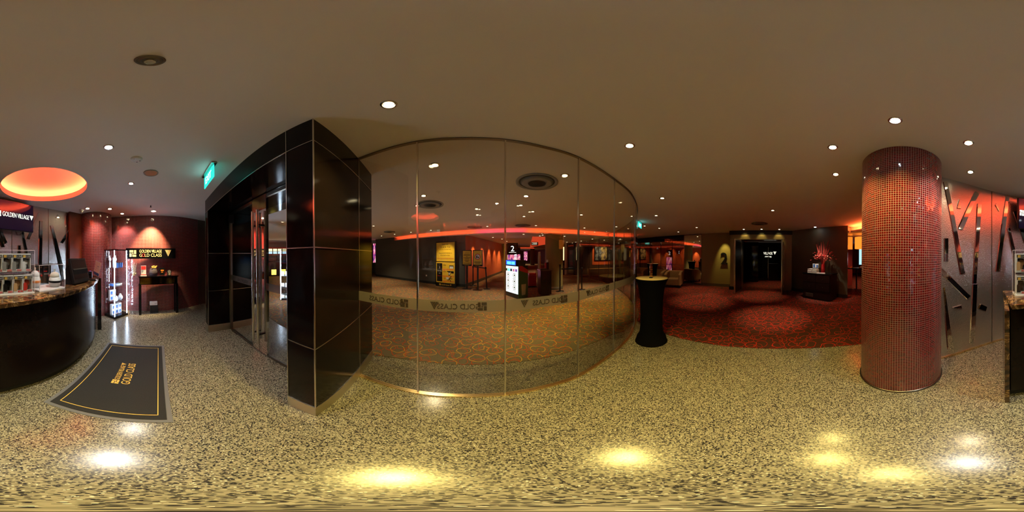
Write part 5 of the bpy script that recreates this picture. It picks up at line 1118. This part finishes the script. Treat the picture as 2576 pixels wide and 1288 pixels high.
t = thing('leaflet_easel', 'blue and white leaflet on a small easel above the pale boxes', 'leaflet', kloc(-.19, .26, 1.075), rzb); MB().b2(-.12, .12, 0, .01, .02, .17).build('leaflet_sheet', 'white', t); MB().b2(-.1, -.02, -.002, -.0005, .04, .15).b2(.03, .1, -.002, -.0005, .03, .13).build('blue_print', 'blueP', t); MB().b2(-.12, -.11, 0, .1, -.143, .02).b2(.11, .12, 0, .1, -.143, .02).build('easel_leg', 'steel', t)
t = thing('black_socket_box', 'small black socket box low on the wall beside the cabinet', 'socket', (5.43, -2.33, .42), rzb-.02); MB().b2(-.07, .07, -.03, 0, -.08, .08).build('socket_body', 'black', t)
# lounge beyond the cabinet wall
wall('wall_lounge_south', [(1.3, -1.75), (1.9, -1.98), (8.6, -6.9)], 0, CEIL, .1, -1, 'redwall')
wall('wall_lounge_far', [(12.7, -2), (12.7, -8.8)], 0, CEIL, .1, 1, 'redwall'); wall('wall_lounge_end', [(8.5, -6.8), (12.7, -8.6)], 0, CEIL, .1, -1, 'orange')
SE = [(5.18, -2.86), (4.3, -2.98), (3.35, -3.08)]
poly_sheet('ceiling_lounge', [(5.2, -3.10), (4.3, -3.2), (3.5, -3.3), (8.6, -7.0), (12.6, -8.6), (12.6, -2.2), (7.2, -1.45)], 2.42, CEIL-.004, 'ceil')
cv = MB().ribbon([(5.18, -2.86), (4.3, -2.98), (3.35, -3.05)], 2.40, 2.45, .02, 1).ribbon([(5.18, -2.88), (4.3, -3.0), (3.35, -3.07)], 2.40, 2.42, .3, 1).build('ceiling_cove_lounge', 'ceil'); cv['kind'] = 'structure'
MB().ribbon([(5.15, -2.92), (4.3, -3.04), (3.45, -3.12)], 2.422, 2.446, .03, 1).build('led_strip', 'e_cove', cv)
t = thing('pendant_lamp', 'big orange drum lamp hanging in the room behind the column', 'pendant lamp', (5.48, -3.62, 2.42)); MB().lathe([(.34, -.60), (.34, -.14)], (0, 0, 0), 40).build('drum_shade', 'e_lamp', t); MB().tube([(0, 0, -.14), (0, 0, -.002)], .008).build('lamp_cord', 'black', t)
t = thing('high_table', 'dark high table behind the metal panel near the column', 'table', (5.9, -3.9, 0), .6); MB().b2(-.5, .5, -.35, .35, .98, 1.02).build('table_top', 'wood', t)
for x in (-.45, .45):
    for y in (-.3, .3): MB().b2(x-.025, x+.025, y-.025, y+.025, 0, .98).build('leg', 'black', t)
for k, (x, y) in enumerate(((5.75, -3.75), (6.05, -4.05))): t = thing('folded_napkin', ('orange folded napkin on the high table closer to the metal panel', 'orange folded napkin at the back of the high table')[k], 'napkin', (x, y, 1.021), .3*k, 'orange napkins'); MB().prism([(-.14, 0), (.14, 0), (.1, .05), (-.1, .05)], -.1, .1, Matrix(((1, 0, 0, 0), (0, 0, 1, 0), (0, 1, 0, 0), (0, 0, 0, 1)))).build('napkin_fold', 'orangePl', t)
t = thing('tall_window', 'narrow bluish lit window at the back of the orange room', 'window', (9.65, -6.2, 0), facing((9.65, -6.2))); MB().b2(-.22, .22, 0, .05, .9, 2.1).build('window_frame', 'black', t); MB().b2(-.14, .14, -.01, -.001, .95, 2.05).build('lit_pane', 'e_window', t)
for p in ((6.5, -4.0), (8.5, -5.2)): spot(p, (1, .6, .3), 60, 120, .8, z=2.38)
